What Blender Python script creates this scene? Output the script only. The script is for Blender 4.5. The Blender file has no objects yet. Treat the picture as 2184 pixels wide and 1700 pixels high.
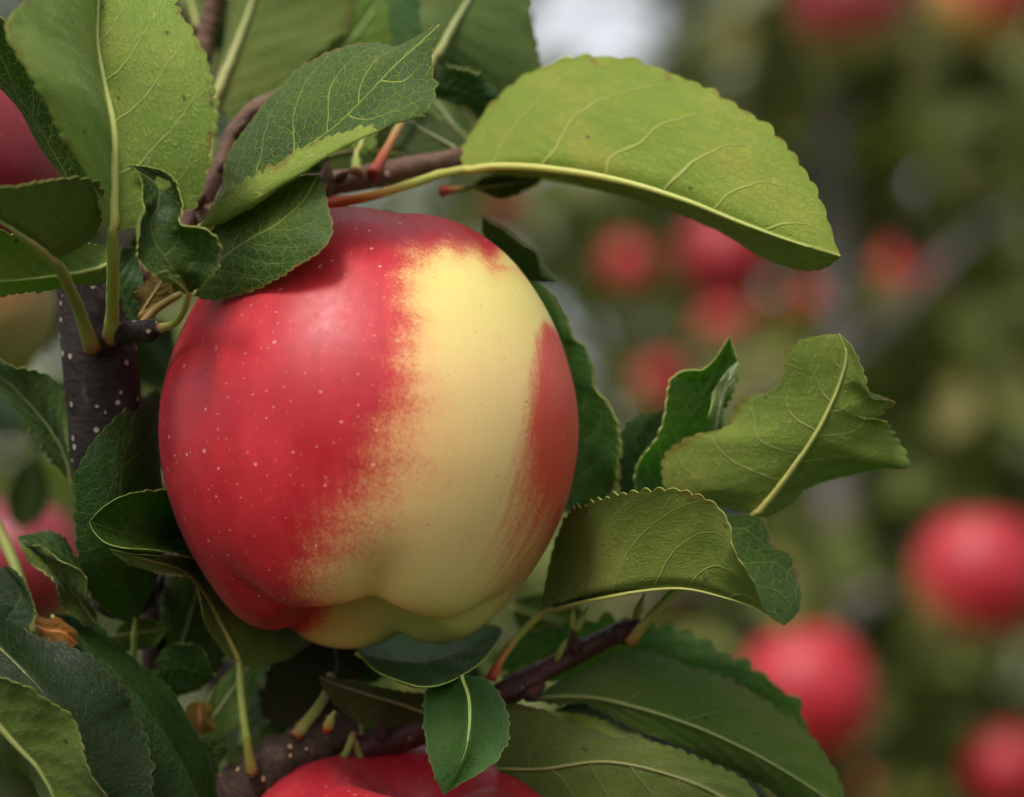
import bpy, math, random
import numpy as np
from mathutils import Vector, Matrix

random.seed(7)
rng = np.random.default_rng(7)
sc = bpy.context.scene
C = sc.collection

# ------------------------------------------------------------------ camera, sky, sun, exposure
CAM_H = 1.60            # eye height above the grass
D0 = 0.60               # distance of the apple's centre
LENS = 100.0
K = 36.0 / LENS / 2184.0   # radians-ish per unit of the measuring grid (2184 x 1700)

cam_d = bpy.data.cameras.new("camera")
cam = bpy.data.objects.new("camera", cam_d)
C.objects.link(cam)
cam.location = (0, 0, CAM_H)
cam.rotation_euler = (math.radians(90), 0, 0)
cam_d.lens = LENS
cam_d.sensor_width = 36.0
cam_d.sensor_fit = 'HORIZONTAL'
cam_d.clip_start = 0.02
cam_d.clip_end = 500.0
cam_d.dof.use_dof = True
cam_d.dof.focus_distance = 0.576
cam_d.dof.aperture_fstop = 7.6
cam_d.dof.aperture_blades = 0
sc.camera = cam

SUN_EL, SUN_AZ = math.radians(58), math.radians(-148)   # azimuth from +Y towards +X; behind the camera, to the left
world = bpy.data.worlds.new("World")
sc.world = world
world.use_nodes = True
wn, wl = world.node_tree.nodes, world.node_tree.links
wn.clear()
sky = wn.new("ShaderNodeTexSky")
sky.sky_type = 'NISHITA'
sky.sun_disc = False
sky.sun_elevation = SUN_EL
sky.sun_rotation = SUN_AZ
sky.air_density = 1.0
sky.dust_density = 7.0
sky.ozone_density = 1.0
hs = wn.new("ShaderNodeHueSaturation")
hs.inputs["Saturation"].default_value = 0.35      # thin white cloud
bg = wn.new("ShaderNodeBackground")
bg.inputs["Strength"].default_value = 0.115
wo = wn.new("ShaderNodeOutputWorld")
wl.new(sky.outputs[0], hs.inputs["Color"])
cloud = wn.new("ShaderNodeMix")           # even veil of high cloud over the whole sky
cloud.data_type = 'RGBA'
cloud.inputs[0].default_value = 0.5
cloud.inputs[7].default_value = (5.6, 5.9, 6.3, 1.0)
wl.new(hs.outputs[0], cloud.inputs[6])
wl.new(cloud.outputs[2], bg.inputs[0])
wl.new(bg.outputs[0], wo.inputs[0])

sun_d = bpy.data.lights.new("sun", 'SUN')
sun_d.energy = 1.5
sun_d.angle = math.radians(15)
sun_d.color = (1.0, 0.95, 0.87)
sun = bpy.data.objects.new("sun", sun_d)
C.objects.link(sun)
sdir = Vector((math.sin(SUN_AZ) * math.cos(SUN_EL), math.cos(SUN_AZ) * math.cos(SUN_EL), math.sin(SUN_EL)))
sun.rotation_euler = sdir.to_track_quat('Z', 'Y').to_euler()
sun.location = (0, 0, 6)

sc.view_settings.view_transform = 'Standard'
sc.view_settings.look = 'None'
sc.view_settings.exposure = 0.86
sc.view_settings.gamma = 1.0
sc.view_settings.use_curve_mapping = False
sc.render.engine = 'CYCLES'
sc.cycles.use_denoising = True
sc.cycles.max_bounces = 5
sc.cycles.diffuse_bounces = 2
sc.cycles.glossy_bounces = 2
sc.cycles.transmission_bounces = 4
sc.cycles.transparent_max_bounces = 8
sc.cycles.sample_clamp_indirect = 6.0


# ------------------------------------------------------------------ node helpers
class E:
    """socket with arithmetic"""
    def __init__(s, nt, sock): s.nt, s.s = nt, sock
    def _m(s, op, *a, clamp=False):
        n = s.nt.nodes.new("ShaderNodeMath"); n.operation = op; n.use_clamp = clamp
        for i, v in enumerate((s,) + a):
            if isinstance(v, E): s.nt.links.new(v.s, n.inputs[i])
            else: n.inputs[i].default_value = v
        return E(s.nt, n.outputs[0])
    def __add__(s, o): return s._m('ADD', o)
    __radd__ = __add__
    def __sub__(s, o): return s._m('SUBTRACT', o)
    def __rsub__(s, o): return (s * -1.0) + o
    def __mul__(s, o): return s._m('MULTIPLY', o)
    __rmul__ = __mul__
    def __truediv__(s, o): return s._m('DIVIDE', o)
    def __pow__(s, o): return s._m('POWER', o)
    def abs(s): return s._m('ABSOLUTE')
    def fract(s): return s._m('FRACT')
    def sign(s): return s._m('SIGN')
    def max(s, o): return s._m('MAXIMUM', o)
    def min(s, o): return s._m('MINIMUM', o)
    def gt(s, o): return s._m('GREATER_THAN', o)
    def step(s, a, b, lo=0.0, hi=1.0, kind='SMOOTHSTEP'):
        n = s.nt.nodes.new("ShaderNodeMapRange"); n.interpolation_type = kind
        s.nt.links.new(s.s, n.inputs["Value"])
        for k, v in (("From Min", a), ("From Max", b), ("To Min", lo), ("To Max", hi)):
            if isinstance(v, E): s.nt.links.new(v.s, n.inputs[k])
            else: n.inputs[k].default_value = v
        return E(s.nt, n.outputs["Result"])


class Mat:
    def __init__(s, name):
        s.m = bpy.data.materials.new(name); s.m.use_nodes = True
        s.nt = s.m.node_tree; s.nt.nodes.clear()
        s.out = s.nt.nodes.new("ShaderNodeOutputMaterial")
    def n(s, t): return s.nt.nodes.new(t)
    def l(s, a, b): s.nt.links.new(a.s if isinstance(a, E) else a, b)
    def e(s, sock): return E(s.nt, sock)
    def uv(s, name):
        u = s.n("ShaderNodeUVMap"); u.uv_map = name
        return u.outputs[0]
    def xyz(s, vec):
        x = s.n("ShaderNodeSeparateXYZ"); s.l(vec, x.inputs[0])
        return [E(s.nt, o) for o in x.outputs]
    def comb(s, x, y, z=0.0):
        c = s.n("ShaderNodeCombineXYZ")
        for i, v in enumerate((x, y, z)):
            if isinstance(v, E): s.l(v, c.inputs[i])
            else: c.inputs[i].default_value = v
        return c.outputs[0]
    def noise(s, vec, scale, detail=3.0, rough=0.55, dim='3D', dist=0.0):
        n = s.n("ShaderNodeTexNoise"); n.noise_dimensions = dim
        if vec is not None: s.l(vec, n.inputs["Vector"])
        n.inputs["Scale"].default_value = scale; n.inputs["Detail"].default_value = detail
        n.inputs["Roughness"].default_value = rough; n.inputs["Distortion"].default_value = dist
        return E(s.nt, n.outputs[0]), n.outputs[1]
    def vor(s, vec, scale, feature='DISTANCE_TO_EDGE', dim='2D', rand=1.0):
        n = s.n("ShaderNodeTexVoronoi"); n.feature = feature; n.voronoi_dimensions = dim
        s.l(vec, n.inputs["Vector"]); n.inputs["Scale"].default_value = scale
        n.inputs["Randomness"].default_value = rand
        return n
    def mix(s, f, a, b, blend='MIX'):
        n = s.n("ShaderNodeMix"); n.data_type = 'RGBA'; n.blend_type = blend; n.clamp_factor = True
        if isinstance(f, E): s.l(f, n.inputs[0])
        else: n.inputs[0].default_value = f
        for v, i in ((a, 6), (b, 7)):
            if isinstance(v, tuple): n.inputs[i].default_value = (v + (1.0,))[:4]
            else: s.l(v, n.inputs[i])
        return n.outputs[2]
    def ramp(s, f, stops):
        n = s.n("ShaderNodeValToRGB"); s.l(f, n.inputs[0])
        el = n.color_ramp.elements
        while len(el) < len(stops): el.new(0.5)
        for e_, (p, c) in zip(el, stops): e_.position = p; e_.color = c + (1.0,)
        return n.outputs[0]
    def bump(s, h, strength, dist):
        n = s.n("ShaderNodeBump"); s.l(h, n.inputs["Height"])
        n.inputs["Strength"].default_value = strength; n.inputs["Distance"].default_value = dist
        return n.outputs[0]
    def principled(s, col, rough, spec=0.5, normal=None, **kw):
        p = s.n("ShaderNodeBsdfPrincipled")
        if isinstance(col, tuple): p.inputs["Base Color"].default_value = col + (1.0,)
        else: s.l(col, p.inputs["Base Color"])
        if isinstance(rough, E): s.l(rough, p.inputs["Roughness"])
        else: p.inputs["Roughness"].default_value = rough
        p.inputs["Specular IOR Level"].default_value = spec
        if normal is not None: s.l(normal, p.inputs["Normal"])
        for k, v in kw.items(): p.inputs[k.replace('_', ' ')].default_value = v
        return p
    def finish(s, sh):
        s.nt.links.new(sh, s.out.inputs[0]); return s.m


def objcol(m):
    oi = m.n("ShaderNodeObjectInfo")
    m.alpha = E(m.nt, oi.outputs["Alpha"])
    return oi.outputs["Color"], E(m.nt, oi.outputs["Random"])


NSEC = 7.0


def leaf_material(name, under):
    m = Mat(name)
    tint, rnd = objcol(m)
    u, v, _ = m.xyz(m.uv("leaf_uv"))
    met = m.uv("metric")
    mx, my, _ = m.xyz(met)
    met3 = m.comb(mx + rnd * 300.0, my, rnd * 50.0)
    t = v.abs()
    n1, n1c = m.noise(met3, 0.085, 1.0)
    n0, _ = m.noise(m.comb(u * 3.2, v.sign() * 3.0, rnd * 77.0), 1.0, 0.0)
    phase = (u - t * 0.16 - t * t * 0.14) * NSEC + v.sign() * 0.22 + (n1 - 0.5) * 0.42 + (n0 - 0.5) * 0.7
    dist = (phase.fract() - 0.5).abs()
    w = 0.046 - t * 0.028
    sec = dist.step(w, w * 0.25) * t.step(0.99, 0.86)
    mid = my.abs().step(0.75, 0.25) if under else my.abs().step(0.42, 0.16)
    # fine net of veins
    wob = m.n("ShaderNodeVectorMath"); wob.operation = 'ADD'
    m.l(met3, wob.inputs[0])
    sc_ = m.n("ShaderNodeVectorMath"); sc_.operation = 'SCALE'
    n2, n2c = m.noise(met3, 0.5, 2.0)
    m.l(n2c, sc_.inputs[0]); sc_.inputs["Scale"].default_value = 1.1
    m.l(sc_.outputs[0], wob.inputs[1])
    ter = E(m.nt, m.vor(wob.outputs[0], 0.44 if not under else 0.55).outputs["Distance"]).step(0.060, 0.012)
    fin = None if under else E(m.nt, m.vor(wob.outputs[0], 0.95).outputs["Distance"]).step(0.11, 0.02)
    big, _ = m.noise(met3, 0.045, 3.0)
    med, _ = m.noise(met3, 0.35, 4.0, 0.6)
    if under:
        lad_n, _ = m.noise(m.comb(phase * 1.3, (mx * 0.15 + my.abs()) * 0.55, rnd * 31.0), 1.0, 1.0)
        lad = ((lad_n * 9.0).fract() - 0.5).abs().step(0.16, 0.03)
        vein = (mid * 0.9).max(sec * 0.80).max(lad * 0.42 * m.alpha).max(ter * (m.alpha * 0.30 + 0.16))
        base = m.ramp(big + (med - 0.5) * 0.35, [(0.30, (0.125, 0.195, 0.026)), (0.52, (0.165, 0.228, 0.036)), (0.72, (0.245, 0.250, 0.055))])
        vcol = (0.36, 0.36, 0.155)
        rough = med.step(0.3, 0.7, 0.62, 0.80)
        spec, bumpS, sgn = 0.20, 0.80, 1.0
    else:
        vein = (mid * (m.alpha * 0.75 + 0.08)).max(sec * (m.alpha * 0.65 + 0.20)).max(ter * (m.alpha * 0.62 + 0.10)).max(fin * (m.alpha * 0.24 + 0.06))
        base = m.ramp(big + (med - 0.5) * 0.3, [(0.30, (0.017, 0.044, 0.006)), (0.52, (0.029, 0.066, 0.009)), (0.75, (0.058, 0.090, 0.014))])
        vcol = (0.20, 0.235, 0.065)
        rough = (big + (med - 0.5) * 0.5).step(0.3, 0.75, 0.40, 0.62)
        spec, bumpS, sgn = 0.30, 0.75, -1.0
    fz, _ = m.noise(met3, 1.7, 3.0, 0.7)
    # small specks and blemishes
    sp = m.vor(met3, 0.09, 'F1', '2D')
    spd = E(m.nt, sp.outputs["Distance"])
    spots = spd.step(0.055, 0.035) * E(m.nt, m.xyz(sp.outputs["Color"])[0].s).gt(0.72)
    col = m.mix(vein, base, vcol)
    col = m.mix((fz - 0.5).abs() * 1.5, col, (0.30, 0.32, 0.14) if under else (0.010, 0.024, 0.006))
    col = m.mix(spots * 0.7, col, (0.075, 0.045, 0.02))
    edge = t.step(0.95, 1.0) * 0.28
    col = m.mix(edge, col, (0.26, 0.26, 0.06))
    # browned margin, russet blotches, dried spray residue
    bn, _ = m.noise(met3, 0.16, 3.0, 0.6)
    burn = (bn + t.step(0.80, 1.02) * 0.30).step(0.74, 0.86)
    col = m.mix(burn * 0.55, col, (0.16, 0.085, 0.025))
    if not under:
        res, _ = m.noise(met3, 0.9, 4.0, 0.75)
        col = m.mix((res + (big - 0.5) * 0.5).step(0.64, 0.80) * (m.alpha * 0.4 + 0.02), col, (0.30, 0.32, 0.26))
    col = m.mix(1.0, col, tint, 'MULTIPLY')
    h = vein * sgn + med * 0.25 + fz * 0.30
    nrm = m.bump(h, bumpS, 0.0007)
    p = m.principled(col, rough, spec, nrm)
    if under:
        p.inputs["Sheen Weight"].default_value = 0.12
        p.inputs["Sheen Roughness"].default_value = 0.4
    tr = m.n("ShaderNodeBsdfTranslucent")
    tcol = m.mix(1.0, col, (1.9, 2.3, 0.7) if not under else (1.25, 1.5, 0.55), 'MULTIPLY')
    m.l(tcol, tr.inputs[0])
    mx_ = m.n("ShaderNodeMixShader"); mx_.inputs[0].default_value = 0.40
    m.l(p.outputs[0], mx_.inputs[1]); m.l(tr.outputs[0], mx_.inputs[2])
    return m.finish(mx_.outputs[0])


def rim_material():
    m = Mat("leaf_rim")
    tint, rnd = objcol(m)
    col = m.mix(0.6, (0.24, 0.25, 0.06), tint, 'MULTIPLY')
    return m.finish(m.principled(col, 0.6, 0.3).outputs[0])


def rib_material(name, stops):
    m = Mat(name)
    u, v, _ = m.xyz(m.uv("leaf_uv"))
    tc = m.n("ShaderNodeTexCoord")
    n, _ = m.noise(tc.outputs["Object"], 900.0, 3.0)
    tint, rnd = objcol(m)
    col = m.ramp(u + (n - 0.5) * 0.12, stops)
    col = m.mix(0.75, col, tint, 'MULTIPLY')
    nrm = m.bump(n, 0.35, 0.0003)
    return m.finish(m.principled(col, 0.5, 0.4, nrm).outputs[0])


def bark_material(name, c0, c1, lent, dens=230.0, lim=0.55, rough=0.6, spec=0.35):
    m = Mat(name)
    tc = m.n("ShaderNodeTexCoord")
    uvx, uvy, _ = m.xyz(m.uv("leaf_uv"))
    n, _ = m.noise(tc.outputs["Object"], 260.0, 6.0, 0.65)
    n2, _ = m.noise(tc.outputs["Object"], 60.0, 3.0)
    ring, _ = m.noise(m.comb(uvx * 55.0, uvy * 1.5, 0.0), 1.0, 4.0, 0.7)
    col = m.ramp(n * 0.55 + n2 * 0.35 + ring * 0.10, [(0.32, c0), (0.66, c1)])
    lich, _ = m.noise(tc.outputs["Object"], 150.0, 5.0, 0.7)
    col = m.mix(lich.step(0.58, 0.72) * 0.45, col, tuple(min(1.0, c * 3.2 + 0.015) for c in c1))
    vz = m.vor(tc.outputs["Object"], dens, 'F1', '3D', 1.0)
    keep = m.xyz(vz.outputs["Color"])[0].gt(lim)
    dots = E(m.nt, vz.outputs["Distance"]).step(0.26, 0.17) * keep
    col = m.mix(dots, col, lent)
    nrm = m.bump(n * 0.9 + dots * 1.0 + ring * 0.3, 1.0, 0.0012)
    return m.finish(m.principled(col, rough, spec, nrm).outputs[0])


MT = leaf_material("leaf_upper_side", False)
MU = leaf_material("leaf_underside", True)
MR = rim_material()
MRIB = rib_material("leaf_rib", [(0.0, (0.36, 0.32, 0.10)), (0.6, (0.33, 0.34, 0.12)), (1.0, (0.24, 0.27, 0.08))])
MPR = rib_material("petiole_red", [(0.0, (0.34, 0.025, 0.015)), (0.14, (0.42, 0.07, 0.02)), (0.34, (0.42, 0.20, 0.05)), (0.62, (0.28, 0.30, 0.06)), (1.0, (0.34, 0.30, 0.10))])
MPG = rib_material("petiole_green", [(0.0, (0.20, 0.055, 0.025)), (0.10, (0.25, 0.20, 0.05)), (0.35, (0.22, 0.25, 0.05)), (1.0, (0.27, 0.28, 0.08))])
MBD = bark_material("bark_dark", (0.010, 0.007, 0.006), (0.036, 0.026, 0.023), (0.34, 0.27, 0.20), 330.0, 0.25, 0.75, 0.15)
MBR = bark_material("bark_maroon", (0.030, 0.008, 0.008), (0.075, 0.020, 0.018), (0.26, 0.16, 0.12), 420.0, 0.62, 0.38)
MBB = bark_material("bark_mauve", (0.065, 0.030, 0.016), (0.150, 0.080, 0.046), (0.36, 0.22, 0.15), 300.0, 0.75)
MBG = bark_material("bark_grey_brown", (0.024, 0.012, 0.008), (0.066, 0.038, 0.026), (0.52, 0.32, 0.19), 330.0, 0.45, 0.65, 0.25)


# ------------------------------------------------------------------ geometry helpers
def P(x, y, d=0.0):
    """grid point (2184 x 1700 over the frame) at depth d millimetres behind the apple's centre -> metres"""
    Y = D0 + d * 0.001
    return np.array([K * (x - 1092.0) * Y, Y, CAM_H - K * (y - 850.0) * Y])


def spline(pts, n):
    """Catmull-Rom through pts, n points evenly spaced by arc length"""
    p = np.asarray(pts, float)
    if len(p) == 2:
        return p[0] + (p[1] - p[0]) * np.linspace(0, 1, n)[:, None]
    q = np.vstack([2 * p[0] - p[1], p, 2 * p[-1] - p[-2]])
    out = []
    for i in range(1, len(q) - 2):
        t = np.linspace(0, 1, 24, endpoint=False)[:, None]
        a, b, c, d = q[i - 1], q[i], q[i + 1], q[i + 2]
        out.append(0.5 * (2 * b + (c - a) * t + (2 * a - 5 * b + 4 * c - d) * t ** 2 + (3 * b - a - 3 * c + d) * t ** 3))
    out = np.vstack(out + [q[-2][None]])
    s = np.concatenate([[0], np.cumsum(np.linalg.norm(np.diff(out, axis=0), axis=1))])
    s /= s[-1]
    uu = np.linspace(0, 1, n)
    return np.stack([np.interp(uu, s, out[:, k]) for k in range(out.shape[1])], 1)


def make_mesh(name, verts, quads, mats, mat_idx=None, uvs=None, smooth=True):
    me = bpy.data.meshes.new(name)
    verts = np.asarray(verts, np.float32); quads = np.asarray(quads, np.int32)
    nv, nf, k = len(verts), len(quads), quads.shape[1]
    me.vertices.add(nv); me.vertices.foreach_set("co", verts.ravel())
    me.loops.add(nf * k); me.loops.foreach_set("vertex_index", quads.ravel())
    me.polygons.add(nf)
    me.polygons.foreach_set("loop_start", np.arange(0, nf * k, k, dtype=np.int32))
    me.polygons.foreach_set("loop_total", np.full(nf, k, np.int32))
    me.update(calc_edges=True)
    for mt in mats: me.materials.append(mt)
    if mat_idx is not None: me.polygons.foreach_set("material_index", np.asarray(mat_idx, np.int32))
    me.polygons.foreach_set("use_smooth", np.full(nf, smooth))
    for nm, arr in (uvs or {}).items():
        l = me.uv_layers.new(name=nm)
        l.data.foreach_set("uv", np.asarray(arr, np.float32)[quads.ravel()].ravel())
    me.validate()
    return me


def link(name, me, parent=None, color=None):
    o = bpy.data.objects.new(name, me)
    C.objects.link(o)
    if parent is not None:
        o.parent = parent
        root = parent
        off = Vector((0, 0, 0))
        while root is not None:
            off += root.location; root = root.parent
        o.location = -off       # meshes are written in world metres
    if color is not None: o.color = (tuple(color) + (1.0,))[:4]
    return o


def tag(o, label=None, cat=None, group=None, kind=None):
    if label: o["label"] = label
    if cat: o["category"] = cat
    if group: o["group"] = group
    if kind: o["kind"] = kind
    return o


def empty(name, loc, label=None, cat=None, group=None, kind=None):
    o = bpy.data.objects.new(name, None); C.objects.link(o)
    o.location = tuple(loc); o.empty_display_size = 0.02
    return tag(o, label, cat, group, kind)


def grid_quads(nu, nv, off=0, flip=False):
    i = np.arange(nu - 1)[:, None] * nv + np.arange(nv - 1)[None, :] + off
    q = np.stack([i, i + 1, i + nv + 1, i + nv], -1).reshape(-1, 4)
    return q[:, ::-1] if flip else q


def tube_mesh(name, pts, rad, mat, n=40, k=12, lump=0.0, seed=0, sub=None, round_end=False):
    """tapered tube along world points; rad list in metres"""
    c = spline(pts, n)
    r = np.interp(np.linspace(0, 1, n), np.linspace(0, 1, len(rad)), rad)
    if round_end:
        e = np.linspace(0, 1, n)
        r = r * np.sqrt(np.clip((1 - e) / 0.05, 0.02, 1))
    tan = np.gradient(c, axis=0); tan /= np.linalg.norm(tan, axis=1)[:, None]
    ref = np.array([0.3, -0.9, 0.2])
    a = np.cross(tan, ref); a /= np.linalg.norm(a, axis=1)[:, None]
    b = np.cross(tan, a)
    th = np.linspace(0, 2 * np.pi, k + 1)
    rr = r[:, None] * np.ones(k + 1)[None]
    if lump:
        g = np.random.default_rng(seed)
        uu = np.linspace(0, 1, n)[:, None]
        for _ in range(7):
            f, ph, m_ = g.uniform(3, 26), g.uniform(0, 6.28), g.integers(0, 4)
            rr = rr * (1 + lump * g.uniform(-1, 1) * np.sin(f * uu * 2 + ph + m_ * th[None]))
        rr[:, -1] = rr[:, 0]
    v = c[:, None] + rr[..., None] * (np.cos(th)[None, :, None] * a[:, None] + np.sin(th)[None, :, None] * b[:, None])
    verts = v.reshape(-1, 3)
    uv = np.stack(np.broadcast_arrays(np.linspace(0, 1, n)[:, None], th[None] / 6.2832), -1).reshape(-1, 2)
    q = grid_quads(n, k + 1)
    # caps: collapse a last ring to the end points
    base = len(verts)
    verts = np.vstack([verts, np.repeat(c[:1], k + 1, 0), np.repeat(c[-1:], k + 1, 0)])
    uv = np.vstack([uv, np.zeros((k + 1, 2)), np.ones((k + 1, 2))])
    j = np.arange(k)
    q1 = np.stack([base + j, base + j + 1, j + 1, j], 1)
    e0 = (n - 1) * (k + 1)
    q2 = np.stack([e0 + j, e0 + j + 1, base + k + 1 + j + 1, base + k + 1 + j], 1)
    return make_mesh(name, verts, np.vstack([q, q1, q2]), [mat], uvs={"leaf_uv": uv})


def sstep(a, b, x):
    t = np.clip((x - a) / (b - a), 0, 1)
    return t * t * (3 - 2 * t)


LEAF_N = [0]


def rail(pts, n, d, off, M0=None, M1=None):
    """grid points with or without depth -> world spline"""
    L = len(pts)
    ext = ([M0] if M0 is not None else []) + [None] * L + ([M1] if M1 is not None else [])
    out, i0 = [], 1 if M0 is not None else 0
    # chord parameter
    q = [tuple(p[:2]) for p in pts]
    s = [0.0]
    for a, b in zip(q[:-1], q[1:]): s.append(s[-1] + math.hypot(b[0] - a[0], b[1] - a[1]))
    tot = s[-1] or 1.0
    pad = 0.06 if M0 is not None else 0.0
    for p, si in zip(pts, s):
        u = pad + (1 - 2 * pad) * si / tot
        dd = p[2] if len(p) > 2 else d[0] + (d[1] - d[0]) * u + off * math.sin(math.pi * min(1, max(0.0, u)))
        out.append(P(p[0], p[1], dd))
    if M0 is not None: out = [M0] + out
    if M1 is not None: out = out + [M1]
    return spline(out, n)


def leaf(branch, M, L, R=None, LC=None, RC=None, d=(0, 0), dL=0.0, dR=0.0, dLC=0.0, dRC=0.0,
         see='under', ref='L', tint=(1, 1, 1), teeth=24, amp=0.75, label=None, pet=None, pmat=None,
         net=0.35, fold=100.0, wR=1.0, bulge=0.05, wave=0.9, rib=0.75, prad=1.0, nu=190, thick=0.22, quilt=0.60, name="leaf"):
    """one leaf from its rails (base -> tip): midrib M, margins L and R, optional mid-lines LC, RC"""
    LEAF_N[0] += 1
    g = np.random.default_rng(100 + LEAF_N[0])
    nh = 11
    mid = rail(M, nu, d, 0.0)
    m0, m1 = mid[0], mid[-1]
    le = rail(L, nu, d, dL, m0, m1)
    uu = np.linspace(0, 1, nu)
    if R is not None:
        re = rail(R, nu, d, dR, m0, m1)
    else:
        w = le - mid
        f = math.radians(fold)
        wl_ = np.linalg.norm(w, axis=1)[:, None]
        wd = w / np.maximum(wl_, 1e-9)
        yv = np.array([0, 1.0, 0])
        re = mid + wR * wl_ * (-wd * math.cos(f) + yv * math.sin(f))
    tan = np.gradient(mid, axis=0); tan /= np.linalg.norm(tan, axis=1)[:, None] + 1e-12
    # columns, denser at the margin
    tt = np.concatenate([np.linspace(0, 0.82, nh - 4), [0.88, 0.93, 0.97, 1.0]])

    def half(edge, ctrl, side):
        w = edge - mid
        t = tt[None, :, None]
        if ctrl is not None:
            s = mid[:, None] * (2 * (t - 0.5) * (t - 1)) + ctrl[:, None] * (4 * t * (1 - t)) + edge[:, None] * (2 * t * (t - 0.5))
        else:
            nn = np.cross(tan, w) * side
            s = mid[:, None] + w[:, None] * t + (bulge * 4 * t * (1 - t)) * nn[:, None]
        return s

    ctl = rail(LC, nu, d, dLC, m0, m1) if LC else None
    ctr = rail(RC, nu, d, dRC, m0, m1) if RC else None
    SL, SR = half(le, ctl, 1.0), half(re, ctr, -1.0)
    G = np.concatenate([SL[:, ::-1], SR[:, 1:]], 1)           # nu x ncol x 3
    v = np.concatenate([-tt[::-1], tt[1:]])
    nc = len(v)
    at = np.abs(v)[None, :]
    U = uu[:, None]
    # margin teeth, pushed outwards in the surface
    ends = np.sin(np.pi * np.clip(uu, 0, 1)) ** 0.45
    for col, nb, sd in ((0, 4, 0), (nc - 1, nc - 5, 1)):
        outw = G[:, col] - G[:, nb]
        outw /= np.linalg.norm(outw, axis=1)[:, None] + 1e-9
        jit = np.interp(uu, np.linspace(0, 1, 9), g.uniform(-0.6, 0.6, 9))
        ph = uu * teeth + jit + 0.37 * sd
        f = ph % 1.0
        lobe = np.sin(np.pi * f ** 1.6) ** 0.55
        k_ = np.floor(ph).astype(int) + 3
        hgt = g.uniform(0.25, 1.35, teeth + 8)[np.clip(k_, 0, teeth + 7)]
        off = amp * 1.55e-3 * (lobe * hgt - 0.5) * ends
        rng_c = range(0, 5) if col == 0 else range(nc - 5, nc)
        for c_ in rng_c:
            wgt = float(sstep(0.80, 1.0, abs(v[c_])))
            G[:, c_] += outw * (off * wgt)[:, None]
    # surface normal
    du = np.gradient(G, axis=0); dv = np.gradient(G, axis=1)
    Nn = np.cross(du, dv); ln = np.linalg.norm(Nn, axis=2, keepdims=True)
    Nn = Nn / np.maximum(ln, 1e-12)
    # which side shows
    sel = (v < -0.15) & (v > -0.9) if ref == 'L' else (v > 0.15) & (v < 0.9)
    sub = slice(nu // 6, nu - nu // 6)
    facing = np.sum(Nn[sub][:, sel] * (np.array([0, 0, CAM_H]) - G[sub][:, sel]))
    top_sign = (1.0 if facing > 0 else -1.0) * (1.0 if see == 'top' else -1.0)
    # relief between the side veins and slow waves
    sgn = np.sign(v)[None, :]
    phase = (U - at * 0.16 - at ** 2 * 0.14) * NSEC + sgn * 0.22
    dist = np.abs((phase % 1.0) - 0.5)
    hq = quilt * 1e-3 * (np.clip(dist / 0.5, 0, 1) ** 0.6 - 0.5) * np.clip(at * 5, 0, 1) * (1 - at ** 4)
    hw = np.zeros((nu, nc))
    for _ in range(4):
        hw += np.sin(U * g.uniform(4, 17) + sgn * g.uniform(0.5, 3) * at + g.uniform(0, 6.3)) * g.uniform(0.2, 1.0)
    hw *= wave * 1e-3 * at ** 2 * ends[:, None]
    G = G + Nn * ((hq * top_sign + hw) * ends[:, None])[..., None]
    du = np.gradient(G, axis=0); dv = np.gradient(G, axis=1)
    Nn = np.cross(du, dv); Nn /= np.maximum(np.linalg.norm(Nn, axis=2, keepdims=True), 1e-12)
    th = thick * 0.5e-3 * np.clip(ends, 0.25, 1)[:, None, None]
    A = G + Nn * th * top_sign            # upper side
    B = G - Nn * th * top_sign            # underside
    # metric coordinates, mm
    su = np.concatenate([[0], np.cumsum(np.linalg.norm(np.diff(mid, axis=0), axis=1))]) * 1e3
    wv = np.linalg.norm(np.diff(G, axis=1), axis=2)
    cum = np.concatenate([np.zeros((nu, 1)), np.cumsum(wv, 1)], 1) * 1e3
    cum -= cum[:, nh - 1:nh]
    met = np.stack([np.broadcast_to(su[:, None], (nu, nc)), cum], -1).reshape(-1, 2)
    luv = np.stack(np.broadcast_arrays(U, v[None, :]), -1).reshape(-1, 2)
    n = nu * nc
    flip = top_sign < 0
    q = [grid_quads(nu, nc, 0, not flip), grid_quads(nu, nc, n, flip)]
    # rim strip
    idx = np.arange(n).reshape(nu, nc)
    loop = np.concatenate([idx[:, 0], idx[-1, 1:], idx[::-1, -1][1:], idx[0, ::-1][1:-1]])
    m_ = len(loop)
    vr = np.vstack([A.reshape(-1, 3)[loop], B.reshape(-1, 3)[loop]])
    j = np.arange(m_)
    qr = np.stack([2 * n + j, 2 * n + (j + 1) % m_, 2 * n + m_ + (j + 1) % m_, 2 * n + m_ + j], 1)
    verts = np.vstack([A.reshape(-1, 3), B.reshape(-1, 3), vr])
    quads = np.vstack(q + [qr])
    mi = np.concatenate([np.zeros(len(q[0])), np.ones(len(q[1])), np.full(m_, 2)]).astype(int)
    tint = tuple(tint) + (net,)
    uvl = {"leaf_uv": np.vstack([luv, luv, luv[loop], luv[loop]]), "metric": np.vstack([met, met, met[loop], met[loop]])}
    me = make_mesh("leaf", verts, quads, [MT, MU, MR], mi, uvl)
    o = link(name, me, branch, tint)
    if label: o["label"] = label
    # raised midrib on the underside
    if rib:
        cN = Nn[:, nh - 1] * (-top_sign)
        gm = G[:, nh - 1]
        r0 = rib * 1e-3
        st = slice(0, int(nu * 0.93), 6)
        path = gm[st] + cN[st] * (r0 * np.interp(uu[st], [0, .93], [.95, .2]) - 0.00004)[:, None]
        rm = tube_mesh("midrib", path, [r0, r0 * 0.8, r0 * 0.5, r0 * 0.22], MRIB, 60, 8)
        link("midrib", rm, o, tint)
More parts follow.
